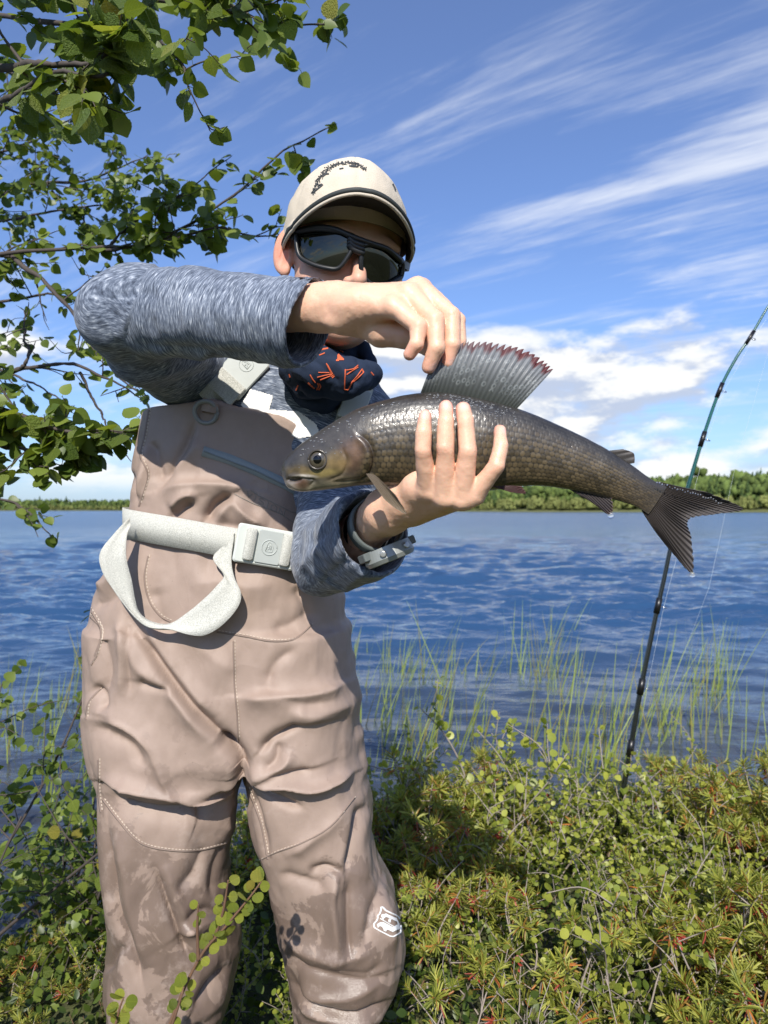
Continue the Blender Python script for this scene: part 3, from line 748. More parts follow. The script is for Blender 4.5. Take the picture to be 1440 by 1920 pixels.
# ---- shirt
def build_shirt():
    f = Field((-.50, .70, .80), (.10, 1.28, 1.33), .003)
    ch = J(520, 830, 1.115)
    f.ell(J(520, 830, 1.118), (.150, .098, .20), None, 0)
    f.ell(J(560, 735, 1.118), (.115, .080, .09), None, .03)
    f.cone(J(430, 705, 1.12), J(660, 765, 1.12), .060, .050, .03)
    # right arm: loose sleeve from shoulder over the raised elbow to the cuff
    cuffR = J(583, 607, .775); fa = unit(cuffR-R_EL)
    f.cone(J(400, 720, 1.12), R_EL+np.array((.012, .02, -.006)), .066, .056, .025)
    f.cone(J(330, 690, 1.06), J(270, 650, .95), .052, .050, .02)
    f.cone(R_EL+np.array((0.004, 0, .001)), cuffR+fa*.05, .0535, .0470, .016)
    f.ell(R_EL+np.array((-.012, 0, -.012)), (.045, .05, .048), None, .012)
    # left arm
    cuffL = J(704, 998, .800); la = unit(cuffL-L_EL)
    f.cone(L_SH, L_EL+np.array((0, .02, .03)), .058, .050, .02)
    f.cone(L_EL, cuffL+la*.05, .0480, .0500, .016)
    f.ell(J(600, 1062, .955), (.036, .04, .037), None, .015)
    big = ((-1, 0, 0), (1, 2, 2))
    lo, hi = cuffR-.12, cuffR+.12
    f.plane(cuffR, unit(fa*0.9+np.array((.30, 0, -.30))), lo, hi, .002)
    f.cone(cuffR-fa*.10, cuffR+fa*.06, .0405, .0430, .002, True)
    lo, hi = cuffL-np.array((.06, .10, .10)), cuffL+np.array((.14, .09, .12))
    nL = unit(la*0.75+np.array((.55, -.25, .05)))
    f.plane(cuffL, nL, lo, hi, .002)
    f.cone(cuffL-la*.09, cuffL+la*.07, .0420, .0465, .002, True)
    f.cone(R_WR+(R_EL-R_WR)*.2, R_WR, .03, .03, 0, True)
    V, Q = f.mesh(2); N = vnormals(V, Q)
    bones = [(R_EL, cuffR, .10), (J(400, 720, 1.12), R_EL, .12), (L_EL, cuffL, .10), (L_SH, L_EL, .12), (J(470, 1000, 1.11), J(560, 640, 1.11), .14)]
    best = np.full(len(V), 9.0); fab = np.zeros((len(V), 3)); which = np.zeros(len(V), int); tt = np.zeros(len(V))
    for bi, (a, b_, r) in enumerate(bones):
        ax = b_-a; L = np.linalg.norm(ax); ax = ax/L; t = np.clip((V-a)@ax, -.05, L+.08); pr = (V-a)-t[:, None]*ax; d = np.linalg.norm(pr, axis=1)/r
        e1 = unit(np.cross(ax, (0, 1, .3))); e2 = np.cross(ax, e1); up = d < best
        fab[up] = np.stack([t+bi*.7, pr@e1, pr@e2], 1)[up]; best[up] = d[up]; which[up] = bi; tt[up] = t[up]
    # soft folds: across the sleeves, bunched at the elbow and armpit
    disp = fbm(fab*np.array((26, 14, 14)), 3, 21)*.0032
    arm = which < 4
    disp = disp+np.where(arm, fbm(np.c_[fab[:, 0]*34+fab[:, 1]*22, fab[:, 1]*9, fab[:, 2]*9], 2, 33)*.0022, 0)
    u, v = to_px(V)
    front = N[:, 1] < 0.3
    for (pts, w, amp) in SHIRT_FOLDS: disp = disp+np.where(front, stroke(u, v, pts, w)*amp, 0)
    # stitched hems near the cuffs
    dR = (V-cuffR)@unit(fa*0.9+np.array((.30, 0, -.30))); dL = (V-cuffL)@nL
    disp = disp-np.where(which == 0, .0012*np.exp(-((dR+.016)/.0016)**2), 0)-np.where(which == 2, .0010*np.exp(-((dL+.014)/.0016)**2), 0)
    disp = disp*np.where((which == 0) & (dR > -.010), .35, 1)
    V = V+N*disp[:, None]
    o = mk('shirt', V, Q, M_SHIRT, person, vecs={'fab': fab})
    SHT['torso'] = (V, Q[((which[Q] != 0) & (which[Q] != 2)).all(1) & (V[Q][:, :, 1].min(1) > .955)])
    return o, V, Q
SHT = {}
def step_fold(u, v, pts, W, s=3.2):
    """one side of a pixel polyline stands over the other: a crisp lap in the cloth"""
    P_ = catmull(np.asarray(pts, float), 6*len(pts)) if len(pts) > 2 else np.asarray(pts, float)
    best = np.full(u.shape, 1e9); sd = np.zeros(u.shape); ta = np.zeros(u.shape); Ls = np.linalg.norm(np.diff(P_, axis=0), axis=1); tot = Ls.sum(); acc = 0
    for i in range(len(P_)-1):
        a, b_ = P_[i], P_[i+1]; d = b_-a; L2 = d@d+1e-9; t = np.clip(((u-a[0])*d[0]+(v-a[1])*d[1])/L2, 0, 1); ex = u-a[0]-t*d[0]; ey = v-a[1]-t*d[1]; q = ex*ex+ey*ey; up = q < best
        best[up] = q[up]; sd[up] = (np.sign(d[0]*ey-d[1]*ex)*np.sqrt(q))[up]; ta[up] = ((acc+t*Ls[i])/tot)[up]; acc += Ls[i]
    env = np.sin(np.pi*np.clip(ta, .04, .96))**.6
    return np.tanh(sd/s)*np.exp(-np.abs(sd)/W)*env
def stroke(u, v, pts, w):
    """fold profile around a pixel polyline: 1 on the line, fading out with distance w (one or (near, far) widths)"""
    pts = np.asarray(pts, float); wl, wr = (w, w) if np.ndim(w) == 0 else w
    P_ = catmull(pts, max(8, 5*len(pts))) if len(pts) > 2 else pts
    best = np.full(u.shape, 1e9); sd = np.zeros(u.shape); ta = np.zeros(u.shape)
    Ls = np.linalg.norm(np.diff(P_, axis=0), axis=1); tot = Ls.sum(); acc = 0
    for i in range(len(P_)-1):
        a, b_ = P_[i], P_[i+1]; d = b_-a; L2 = d@d+1e-9
        t = np.clip(((u-a[0])*d[0]+(v-a[1])*d[1])/L2, 0, 1); ex = u-a[0]-t*d[0]; ey = v-a[1]-t*d[1]
        q = ex*ex+ey*ey; up = q < best; best[up] = q[up]
        sd[up] = (d[0]*ey-d[1]*ex)[up]; ta[up] = ((acc+t*Ls[i])/tot)[up]; acc += Ls[i]
    ww = np.where(sd > 0, wr, wl); env = np.clip(np.minimum(ta, 1-ta)*5+.12, 0, 1)
    return np.exp(-(best/(ww*ww)+1e-4)**.72)*env
SHIRT_FOLDS = [([(250, 640), (340, 655), (450, 668), (540, 690)], 10, -.004), ([(215, 560), (260, 545), (300, 560)], 16, -.003),
    ([(200, 610), (260, 650), (330, 660)], 14, .004), ([(560, 1010), (610, 960), (655, 925)], 12, .006), ([(575, 1030), (640, 985), (668, 950)], 9, -.005),
    ([(560, 1075), (610, 1010), (650, 985)], 9, .004), ([(600, 1100), (660, 1040), (690, 1010)], 10, -.004), ([(640, 1110), (690, 1065)], 9, .003),
    ([(290, 700), (340, 690), (400, 665)], 12, .005), ([(300, 730), (360, 710), (400, 690)], 8, -.004), ([(520, 690), (560, 730), (600, 760)], 14, .004),
    ([(505, 740), (560, 770), (620, 790)], 9, -.003), ([(340, 560), (420, 590), (520, 600)], 30, .0025), ([(300, 510), (330, 560), (335, 620)], 14, -.0022), ([(420, 520), (440, 580), (436, 640)], 14, -.0018)]
shirt, SV, SQ = build_shirt(); SB = bvh(*SHT['torso'])

# ---- waders
TORSO = [(700, 300, 640, .090), (760, 268, 640, .094), (850, 250, 622, .100), (950, 246, 602, .104), (1000, 238, 606, .106), (1060, 206, 622, .112),
         (1120, 174, 640, .118), (1200, 164, 646, .122), (1300, 163, 667, .122), (1400, 172, 667, .118), (1440, 180, 672, .10)]
LEG_A = [(1180, 166, 450, .115), (1300, 163, 452, .118), (1400, 174, 450, .115), (1480, 184, 446, .110), (1560, 191, 432, .104), (1640, 199, 424, .100), (1720, 205, 430, .098),
         (1800, 201, 436, .098), (1860, 196, 434, .098), (1920, 201, 416, .094), (2000, 215, 398, .085), (2060, 225, 390, .08)]
LEG_B = [(1180, 420, 645, .112), (1300, 430, 667, .115), (1400, 450, 666, .112), (1480, 457, 690, .108), (1560, 479, 704, .104), (1620, 503, 714, .102), (1680, 515, 742, .102), (1750, 528, 751, .102),
         (1800, 537, 749, .100), (1850, 541, 741, .097), (1920, 549, 706, .09), (2000, 560, 690, .082), (2060, 565, 690, .08)]
WD = 1.085                                          # distance of the wader silhouette
def section(tab, cy):
    zz = np.array([ZC-(r[0]-CY)/F*WD for r in tab])[::-1]; xl = np.array([(r[1]-CX)/F*WD for r in tab])[::-1]; xr = np.array([(r[2]-CX)/F*WD for r in tab])[::-1]; bb = np.array([r[3] for r in tab])[::-1]
    def fn(X, Y, Z):
        z = Z.ravel(); a0 = np.interp(z, zz, xl); a1 = np.interp(z, zz, xr); b_ = np.interp(z, zz, bb)
        cx = ((a0+a1)/2).reshape(Z.shape); a = ((a1-a0)/2).reshape(Z.shape); b_ = b_.reshape(Z.shape)
        p = 2.35
        d = ((np.abs((X-cx)/a))**p+(np.abs((Y-cy)/b_))**p)**(1/p)
        d = (d-1)*np.minimum(a, b_); e = np.maximum(Z-zz[-1], zz[0]-Z)
        return np.maximum(d, e)
    return fn
C5 = lambda pts: [(140+x*.4444, 1140+y*.4444) for x, y in pts]      # folds were read off two enlarged views
C4 = lambda pts: [(160+x*.3472, 640+y*.3472) for x, y in pts]
FOLDS = [  # (points, width(s) px, height mm; below zero = crease)
    (C5([(250,90),(350,240),(440,360),(560,500),(680,610)]), (13, 5), -13), (C5([(290,60),(400,230),(500,350),(600,460)]), 16, 9), (C5([(180,60),(260,240),(330,300),(430,390),(560,560)]), (20, 16), 7),
    (C5([(60,440),(160,470),(260,520),(340,600),(390,720),(430,800)]), (22, 10), 9), (C5([(70,500),(150,540),(240,590),(300,680)]), 12, -6),
    (C5([(110,720),(200,755),(330,790),(480,805),(620,790),(700,760)]), (16, 7), 12), (C5([(130,800),(280,850),(430,860),(560,830),(650,830)]), (8, 20), -10),
    (C5([(260,310),(330,325),(410,345)]), 9, -6), (C5([(225,20),(228,200),(222,380)]), 7, -4), (C5([(190,20),(200,200),(190,380)]), 12, 4),
    (C5([(600,545),(660,590),(700,650),(705,720)]), 12, -24), (C5([(690,690),(700,760),(715,860)]), 8, -16),
    (C5([(720,690),(800,690),(880,660),(920,600)]), (9, 13), 8), (C5([(780,610),(830,550),(900,510),(960,485)]), (9, 6), -10), (C5([(700,380),(840,360),(1000,350),(1150,310)]), (14, 26), 9),
    (C5([(760,330),(830,340),(960,400),(1080,390)]), 14, -4), (C5([(810,320),(850,230),(930,170)]), 10, -4), (C5([(900,430),(1000,450),(1120,420),(1190,400)]), 18, 7),
    (C5([(720,730),(790,780),(870,820),(960,850)]), 7, -9), (C5([(740,730),(880,740),(1020,760),(1180,690)]), (8, 16), 10), (C5([(820,700),(900,690),(1000,680)]), 7, -5),
    (C5([(730,780),(780,900),(820,1050)]), 7, -5), (C5([(860,560),(850,640),(800,680)]), 8, -6), (C5([(640,760),(560,820),(520,900)]), 9, -6), (C5([(700,800),(650,850),(640,960)]), 10, 7),
    (C5([(980,1120),(1060,1090),(1130,1110)]), 8, -7), (C5([(1140,1130),(1170,960),(1200,860),(1250,830)]), (7, 14), -8), (C5([(1110,1100),(1090,1200),(1110,1400),(1090,1540)]), 18, 9),
    (C5([(1160,1150),(1150,1320),(1160,1480)]), 8, -7), (C5([(1270,1100),(1300,1160),(1250,1300),(1220,1430)]), 9, -6), (C5([(1330,1130),(1340,1300),(1320,1450)]), 20, 6),
    (C5([(885,1440),(960,1500),(1080,1530),(1230,1540),(1300,1480)]), 9, -6), (C5([(880,1390),(980,1450),(1100,1480),(1250,1450)]), 14, 5),
    (C5([(900,1520),(950,1620),(1060,1690),(1180,1700),(1330,1640)]), 9, -6), (C5([(910,1590),(1000,1640),(1140,1640),(1300,1560)]), 12, 5), (C5([(920,1640),(1000,1710),(1150,1750),(1300,1720)]), 12, 7),
    (C5([(330,1090),(380,1230),(440,1380),(500,1500)]), (7, 13), -8), (C5([(380,1080),(430,1210),(500,1380),(560,1480)]), 15, 6), (C5([(125,900),(160,1100),(190,1300),(250,1480),(290,1640)]), 8, -7),
    (C5([(180,950),(230,1150),(260,1350),(320,1520)]), 18, 6), (C5([(640,980),(600,1080),(580,1220)]), 10, -6), (C5([(420,1200),(500,1130),(560,1000)]), 12, -5), (C5([(450,1330),(540,1280),(640,1290)]), 9, -7),
    (C5([(430,1380),(560,1340),(660,1360)]), 10, 7), (C5([(490,1700),(560,1600),(660,1500)]), 10, -9), (C5([(540,1480),(620,1420),(670,1430)]), 10, -7), (C5([(130,1540),(180,1450),(220,1440)]), 8, -5),
    (C5([(100,100),(130,250),(110,380)]), 12, -6), (C5([(60,330),(100,380),(110,440)]), 9, -8), (C5([(440,60),(600,220),(700,260)]), 20, 3),
    (C5([(880,1050),(960,1010),(1080,920),(1150,830)]), 14, 5), (C5([(860,1120),(960,1150),(1060,1180)]), 10, -5),
    (C4([(410,800),(470,680),(540,560),(590,430)]), 9, -6), (C4([(350,540),(380,640),(400,760)]), 10, -7), (C4([(330,560),(340,660),(320,780),(290,880)]), 14, 7), (C4([(250,700),(280,780),(300,880)]), 8, -6),
    (C4([(480,920),(540,860),(620,840)]), (12, 7), 8), (C4([(470,960),(540,900),(590,860)]), 7, -6), (C4([(640,970),(690,880),(790,820)]), (8, 12), -10), (C4([(700,980),(790,880),(880,950),(980,1010)]), 14, 8),
    (C4([(420,800),(560,770),(760,770),(920,800)]), (14, 20), 7), (C4([(440,690),(560,620),(640,540)]), 18, 4), (C4([(700,980),(840,1000),(1000,1020)]), 10, -4), (C4([(380,1330),(400,1450),(420,1560)]), 16, -4),
    (C4([(30,1420),(120,1400),(200,1340)]), 14, -6), (C4([(60,1330),(140,1300),(220,1240)]), 14, 6), (C4([(1130,1320),(1180,1400),(1220,1520)]), 12, -6), (C4([(1000,1560),(1100,1530),(1220,1460)]), 12, -4),
    (C4([(560,1330),(700,1300),(900,1330),(1050,1300)]), 24, 4)]
STEPS = [(C5([(110,735),(280,775),(480,803),(620,792),(700,755)]), -9, 34), (C5([(260,100),(420,330),(560,500),(690,615)]), 6, 26), (C5([(780,600),(850,540),(940,492),(1080,470)]), -6, 24),
    (C5([(715,730),(880,748),(1020,772),(1190,690)]), -8, 30), (C5([(700,368),(850,357),(1000,350),(1150,305)]), 6, 26), (C5([(60,460),(200,490),(310,570),(370,690),(430,800)]), 6, 30), (C5([(1140,1130),(1165,960),(1200,860),(1250,830)]), -6, 24),
    (C5([(885,1450),(1000,1520),(1200,1556),(1350,1510)]), -6, 22), (C5([(900,1560),(1000,1660),(1150,1705),(1330,1640)]), -6, 22), (C5([(330,1100),(400,1300),(480,1480)]), 5, 26), (C5([(490,1710),(560,1610),(660,1500)]), -7, 26), (C5([(130,920),(180,1300),(250,1480),(290,1640)]), 4, 24),
    (C5([(1120,1100),(1100,1250),(1130,1430)]), 4, 22), (C5([(980,1130),(1060,1092),(1130,1112)]), -5, 18), (C5([(640,780),(560,830),(515,920)]), 5, 22), (C5([(430,1390),(550,1330),(660,1350)]), -5, 20), (C5([(260,312),(330,326),(420,350)]), -5, 18), (C5([(870,690),(980,680),(1080,650)]), -4, 16),
    (C4([(640,965),(700,872),(800,815)]), -7, 22), (C4([(470,930),(540,862),(610,838)]), -5, 18), (C4([(405,805),(470,700),(560,590),(600,430)]), 4, 20), (C4([(335,560),(348,700),(300,880)]), 4, 18), (C4([(800,880),(880,940),(990,1010)]), 4, 20), (C4([(420,800),(560,765),(760,768),(930,802)]), 4, 24)]
def build_waders():
    z0 = J(0, 2065, WD)[2]
    f = Field((-.48, .93, z0-.02), (.05, 1.28, 1.14), .0028)
    lo = (-1, 0, -1); hi = (1, 3, 3)
    f.op(section(LEG_A, 1.105), lo, hi); f.op(section(LEG_B, 1.100), lo, hi, .012); f.op(section(TORSO, 1.105), lo, hi, .02)
    bu = np.array([240, 268, 330, 400, 450, 520, 580, 640, 720]); bv = np.array([757, 757, 756, 752, 766, 778, 800, 828, 850])
    bx = (bu-CX)/F*1.02; bz = ZC-(bv-CY)/F*1.02
    f.op(lambda X, Y, Z: np.interp(X.ravel(), bx, bz).reshape(X.shape)-Z+0*Y, lo, hi, .004, True)     # bib edge
    f.op(lambda X, Y, Z: section([(r[0], r[1]+9, r[2]-9, r[3]-.008) for r in TORSO], 1.105)(X, Y, Z)+.0*X, (-1, 0, J(0, 830, 1.05)[2]), hi, 0, True)
    V, Q = f.mesh(2)
    for it in range(2):
        N = vnormals(V, Q); u, v = to_px(V); fr = np.clip(-N[:, 1]*1.6+.15, 0, 1)
        if it == 0:
            disp = fbm(V*np.array((13, 13, 7)), 3, 40)*.0050+fbm(V*np.array((30, 30, 17)), 3, 44)*.0020
            disp *= np.clip((J(0, 790, 1.02)[2]-V[:, 2])/.05, .15, 1)
            for (pts, w, amp) in FOLDS: disp = disp+stroke(u, v, pts, w)*amp*.001*1.45*fr
            for (pts, amp, W_) in STEPS: disp = disp+step_fold(u, v, pts, W_)*amp*.001*fr
            rg = lambda sc, oc, sd: (1-np.abs(fbm(V*np.array(sc), oc, sd)))**3
            disp = disp+(rg((13, 13, 6), 1, 81)-.4)*.0014*np.clip((J(0, 900, 1.02)[2]-V[:, 2])/.08, .25, 1)-(rg((19, 19, 8), 1, 83)-.4)*.0012*np.clip((J(0, 900, 1.02)[2]-V[:, 2])/.08, .25, 1)
            # wrinkles on the sides and back, and bunching at the ankles
            disp = disp+(1-fr)*fbm(np.c_[V[:, 0]*9, V[:, 1]*9, V[:, 2]*22], 3, 47)*.006
            disp = disp+np.clip((J(0, 1800, WD)[2]-V[:, 2])/.1, 0, 1)*fbm(np.c_[V[:, 0]*6, V[:, 1]*6, V[:, 2]*40], 2, 49)*.006
            V = V+N*disp[:, None]
    V = relax(V, Q, .12)
    return mk('waders', V, Q, M_WADER, person), V, Q
waders, WV, WQ = build_waders(); WB = bvh(WV, WQ)
def dashes(B, pts, dash, gap, w, mb):
    pts = catmull(pts, 60) if len(pts) > 2 else np.asarray(pts, float)
    L = np.r_[0, np.cumsum(np.linalg.norm(np.diff(pts, axis=0), axis=1))]; s = 0
    while s+dash < L[-1]:
        a = [(np.interp(q, L, pts[:, 0]), np.interp(q, L, pts[:, 1])) for q in np.linspace(s, s+dash, 3)]; decal(B, a, w, .0008, dash/2, mb); s += dash+gap
SEAMS = [C5([(670,140),(672,300),(685,450),(690,560)]), C5([(600,100),(720,120),(830,140),(930,130),(1000,70)]), C5([(120,810),(180,890),(260,980),(350,1015),(500,1025),(640,995)]),
         C5([(770,1070),(850,1030),(960,990),(1080,920),(1180,800)]), C5([(60,30),(110,90),(100,180),(70,240)]), C5([(110,340),(60,400),(48,470)]), C5([(100,640),(100,760),(110,860)]),
         C5([(730,760),(780,890),(800,980),(815,1060)]), C4([(340,1160),(320,1280),(345,1400),(400,1480),(460,1515)]), C4([(345,370),(320,520),(300,620),(335,720),(310,830),(290,890)]), C4([(20,1440),(80,1540),(85,1600),(50,1700)])]
ms = MB()
for s_ in SEAMS:
    q = catmull(s_, 40) if len(s_) > 2 else s_; mb = MB()
    if decal(WB, q, 3.0, .0009, 5, mb): mb.build('seam', M_SEAM, waders)
    dashes(WB, [(x+3.0, y-2.6) for x, y in s_], 4.2, 2.4, 1.3, ms)
tag(ms.build('stitching', M_STITCH, waders), kind='stuff')
# ================================================================== what the angler wears
# ---- cap
def fabric(name, c0, c1, sc=700, bump=.3):
    m, t, b = material(name); co = t.node('ShaderNodeTexCoord').outputs['Object']
    n = t.noise(co, sc, 2, .6); lo = t.noise(co, 30, 5, .6)
    t.put(b.inputs['Base Color'], t.mix(t.m('ADD', t.m('MULTIPLY', n, .5), t.m('MULTIPLY', lo, .5)), c0, c1)); b.inputs['Roughness'].default_value = .9; b.inputs['Specular IOR Level'].default_value = .2
    t.put(b.inputs['Normal'], t.bump(t.m('ADD', n, t.m('MULTIPLY', lo, 2.0)), bump, .002)); return m
M_CAP = fabric('cap_cotton', (0.50, 0.44, 0.355), (0.63, 0.565, 0.465))
M_CAP_IN = fabric('cap_lining', (0.16, 0.145, 0.12), (0.22, 0.20, 0.17))
M_PIPE = plain('cap_piping', (0.03, 0.036, 0.036), .7, noise=.2, nscale=500)
M_INK = plain('embroidery_thread', (0.045, 0.05, 0.055), .8, noise=.4, nscale=600)
CR = rot(11, 3, 7)
def hc(x, y, z): return HC+CR@np.array((x, y, z), float)
CAPC = np.array((.003, .012, .042)); CAPR = np.array((.0855, .104, .093))
def cap_pt(az, el, off=0.0):                        # az 0 = front, el 0 = rim .. 90 = button
    x = math.sin(az)*math.cos(el); y = -math.cos(az)*math.cos(el); z = math.sin(el)
    r = CAPR.copy()
    fr = max(0, math.cos(az))**2
    z2 = z**.86 if z > 0 else z
    rr = 1+.05*fr*math.sin(2*el)+.010*math.sin(3*az+1)*math.cos(el)
    seam = .0016*sum(math.exp(-((((az-s_+math.pi) % (2*math.pi))-math.pi)/.03)**2) for s_ in [k*math.pi/3 for k in range(6)])*math.cos(el)
    rr -= seam/.09
    p = CAPC+np.array((x*r[0], y*r[1], z2*r[2]))*rr
    p[2] += -.020*(1-math.cos(az))/2*math.cos(el)-.0*fr
    n = unit(np.array((x/r[0], y/r[1], z/r[2])))
    return p+n*off
def build_cap():
    cap = empty('cap', tuple(hc(0, 0, .05))); cap.parent = person; cap.matrix_parent_inverse = Matrix.Translation(-Vector(person.location))
    cap.location = (0, 0, 0)
    na, ne = 120, 34
    def shell(off):
        V = []; Fq = []
        for j in range(ne):
            el = math.radians(-4)+math.radians(94)*j/(ne-1)
            for i in range(na): V.append(hc(*cap_pt(2*math.pi*i/na, el, off)))
        for j in range(ne-1):
            for i in range(na):
                k = (i+1) % na; Fq.append((j*na+i, j*na+k, (j+1)*na+k, (j+1)*na+i))
        return np.array(V), np.array(Fq)
    V, Q = shell(0.0); N = vnormals(V, Q)
    if ((V-HC)*N).sum() < 0: N = -N
    V = V+N*(fbm(V*38, 3, 61)*.0018+fbm(V*110, 2, 63)*.0004)[:, None]
    crown = mk('crown', V, Q, M_CAP, cap); Vi, Qi = shell(-.0025); mk('lining', Vi, Qi[:, ::-1], M_CAP_IN, cap)
    CB = bvh(V, Q)
    mb = MB(); mb.add(*ball(hc(*cap_pt(0, math.pi/2, .001)), (.007, .007, .004), 10, 6, CR.T)); mb.build('button', M_CAP, cap)
    # brim
    nb, nr = 60, 12; top = []; 
    def brim(phi, s_):
        b0 = cap_pt(phi, math.radians(3), -.001); L = .066*max(0, math.cos(phi*1.04))**.8
        d = unit(np.array((.16*math.sin(phi), -1, 0))); p = b0+d*L*s_
        p[2] = b0[2]+.004-.034*(p[0]/.085)**2*(.25+.75*s_)-.10*L*s_
        return p
    ph = np.linspace(-math.radians(86), math.radians(86), nb)
    Vt = []; Vb = []
    for a in ph:
        for j in range(nr):
            p = brim(a, j/(nr-1)); Vt.append(hc(*(p+np.array((0, 0, .0015))))); Vb.append(hc(*(p-np.array((0, 0, .0015)))))
    q = [(i*nr+j, i*nr+j+1, (i+1)*nr+j+1, (i+1)*nr+j) for i in range(nb-1) for j in range(nr-1)]
    o = nb*nr; q2 = [tuple(k+o for k in r[::-1]) for r in q]
    edge = [(i*nr+nr-1, o+i*nr+nr-1, o+(i+1)*nr+nr-1, (i+1)*nr+nr-1) for i in range(nb-1)]
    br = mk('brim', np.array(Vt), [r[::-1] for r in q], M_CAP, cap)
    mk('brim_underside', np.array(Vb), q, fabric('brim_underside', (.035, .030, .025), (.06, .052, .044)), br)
    rim = np.array([brim(a, 1.0) for a in ph])
    mb = MB(); mb.add(*tube([hc(*(p+np.array((0, 0, .0042)))) for p in rim], .0033, 8)); mb.build('brim_piping', M_PIPE, cap)
    mb = MB(); mb.add(*tube([hc(*(p+np.array((0, -.0004, -.0002)))) for p in rim], .0021, 8)); mb.build('brim_edge', M_CAP, cap)
    # embroidered fish on the front
    K = lambda pts: [(560+x*.1528, 290+y*.1528) for x, y in pts]
    mb = MB()
    back = catmull(K([(170,470),(215,360),(260,270),(330,190),(430,120),(530,98),(640,95),(740,128),(830,190)]), 70)
    R = np.random.default_rng(5)
    for i in range(len(back)-1):
        t_ = i/(len(back)-1); wid = 2.0+3.2*math.sin(math.pi*min(1, t_*1.1+.1))
        for k in range(5):
            c_ = back[i]+R.normal(size=2)*np.array((1.2, 1.2))+np.array((1.5, 2.0))*R.uniform(-.3, 1.0)*wid/2.6; a_ = R.uniform(0, 3.1); l_ = R.uniform(1.0, 2.6)
            decal(CB, [c_, c_+l_*np.array((math.cos(a_), math.sin(a_)))], .85, .0010, 1.0, mb)
    for st in ([(300,270),(340,240),(375,238)], [(170,470),(240,420),(300,370)], [(240,380),(290,365)], [(500,180),(550,170)], [(620,140),(660,150),(710,150)], [(640,135),(700,140)], [(1150,360),(1170,400),(1185,440)]):
        decal(CB, K(st), 2.0, .0010, 2.0, mb)
    tag(mb.build('embroidered_fish', M_INK, cap), 'dark stitched outline of a leaping fish', kind='stuff')
    return cap, CB
cap, CAPB = build_cap()
def build_hair():
    V = []; Fq = []; na, ne = 60, 14
    for j in range(ne):
        el = math.radians(-34+44*j/(ne-1))
        for i in range(na):
            az = math.radians(96+168*i/(na-1)); x = math.sin(az)*math.cos(el); y = -math.cos(az)*math.cos(el); z = math.sin(el)
            V.append(hl(x*.0775, .012+y*.0975, .035+z*.089))
    for j in range(ne-1):
        for i in range(na-1): Fq.append((j*na+i, j*na+i+1, (j+1)*na+i+1, (j+1)*na+i))
    V = np.array(V); V += RNG.normal(size=V.shape)*.0006
    mk('hair', V, Fq, plain('short_hair', (0.20, 0.14, 0.085), .7, noise=.5, nscale=500, bump=.6), person)
build_hair()

# ---- sunglasses
M_FRAME = plain('matte_black_frame', (0.012, 0.013, 0.014), .42, noise=.2)
m, t, b = material('smoked_lens'); b.inputs['Base Color'].default_value = (0.004, 0.005, 0.004, 1); b.inputs['Roughness'].default_value = .05; b.inputs['Coat Weight'].default_value = .6; b.inputs['Coat Roughness'].default_value = .03
b.inputs['Specular Tint'].default_value = (1.0, .95, .70, 1); M_LENS = m
GC = np.array((0, .021, .002)); GR = np.array((.096, .130, .125))
def glass_hit(u, v, off=0.0):
    d = HR.T@unit(J(u, v, 1.0)-np.array(EYE)); o = HR.T@(np.array(EYE)-HC)-GC; r = GR+off
    a = ((d/r)**2).sum(); bq = 2*(o*d/r**2).sum(); c_ = ((o/r)**2).sum()-1; D = bq*bq-4*a*c_
    if D < 0: return None
    s_ = (-bq-math.sqrt(D))/(2*a); return HC+HR@(o+d*s_+GC)
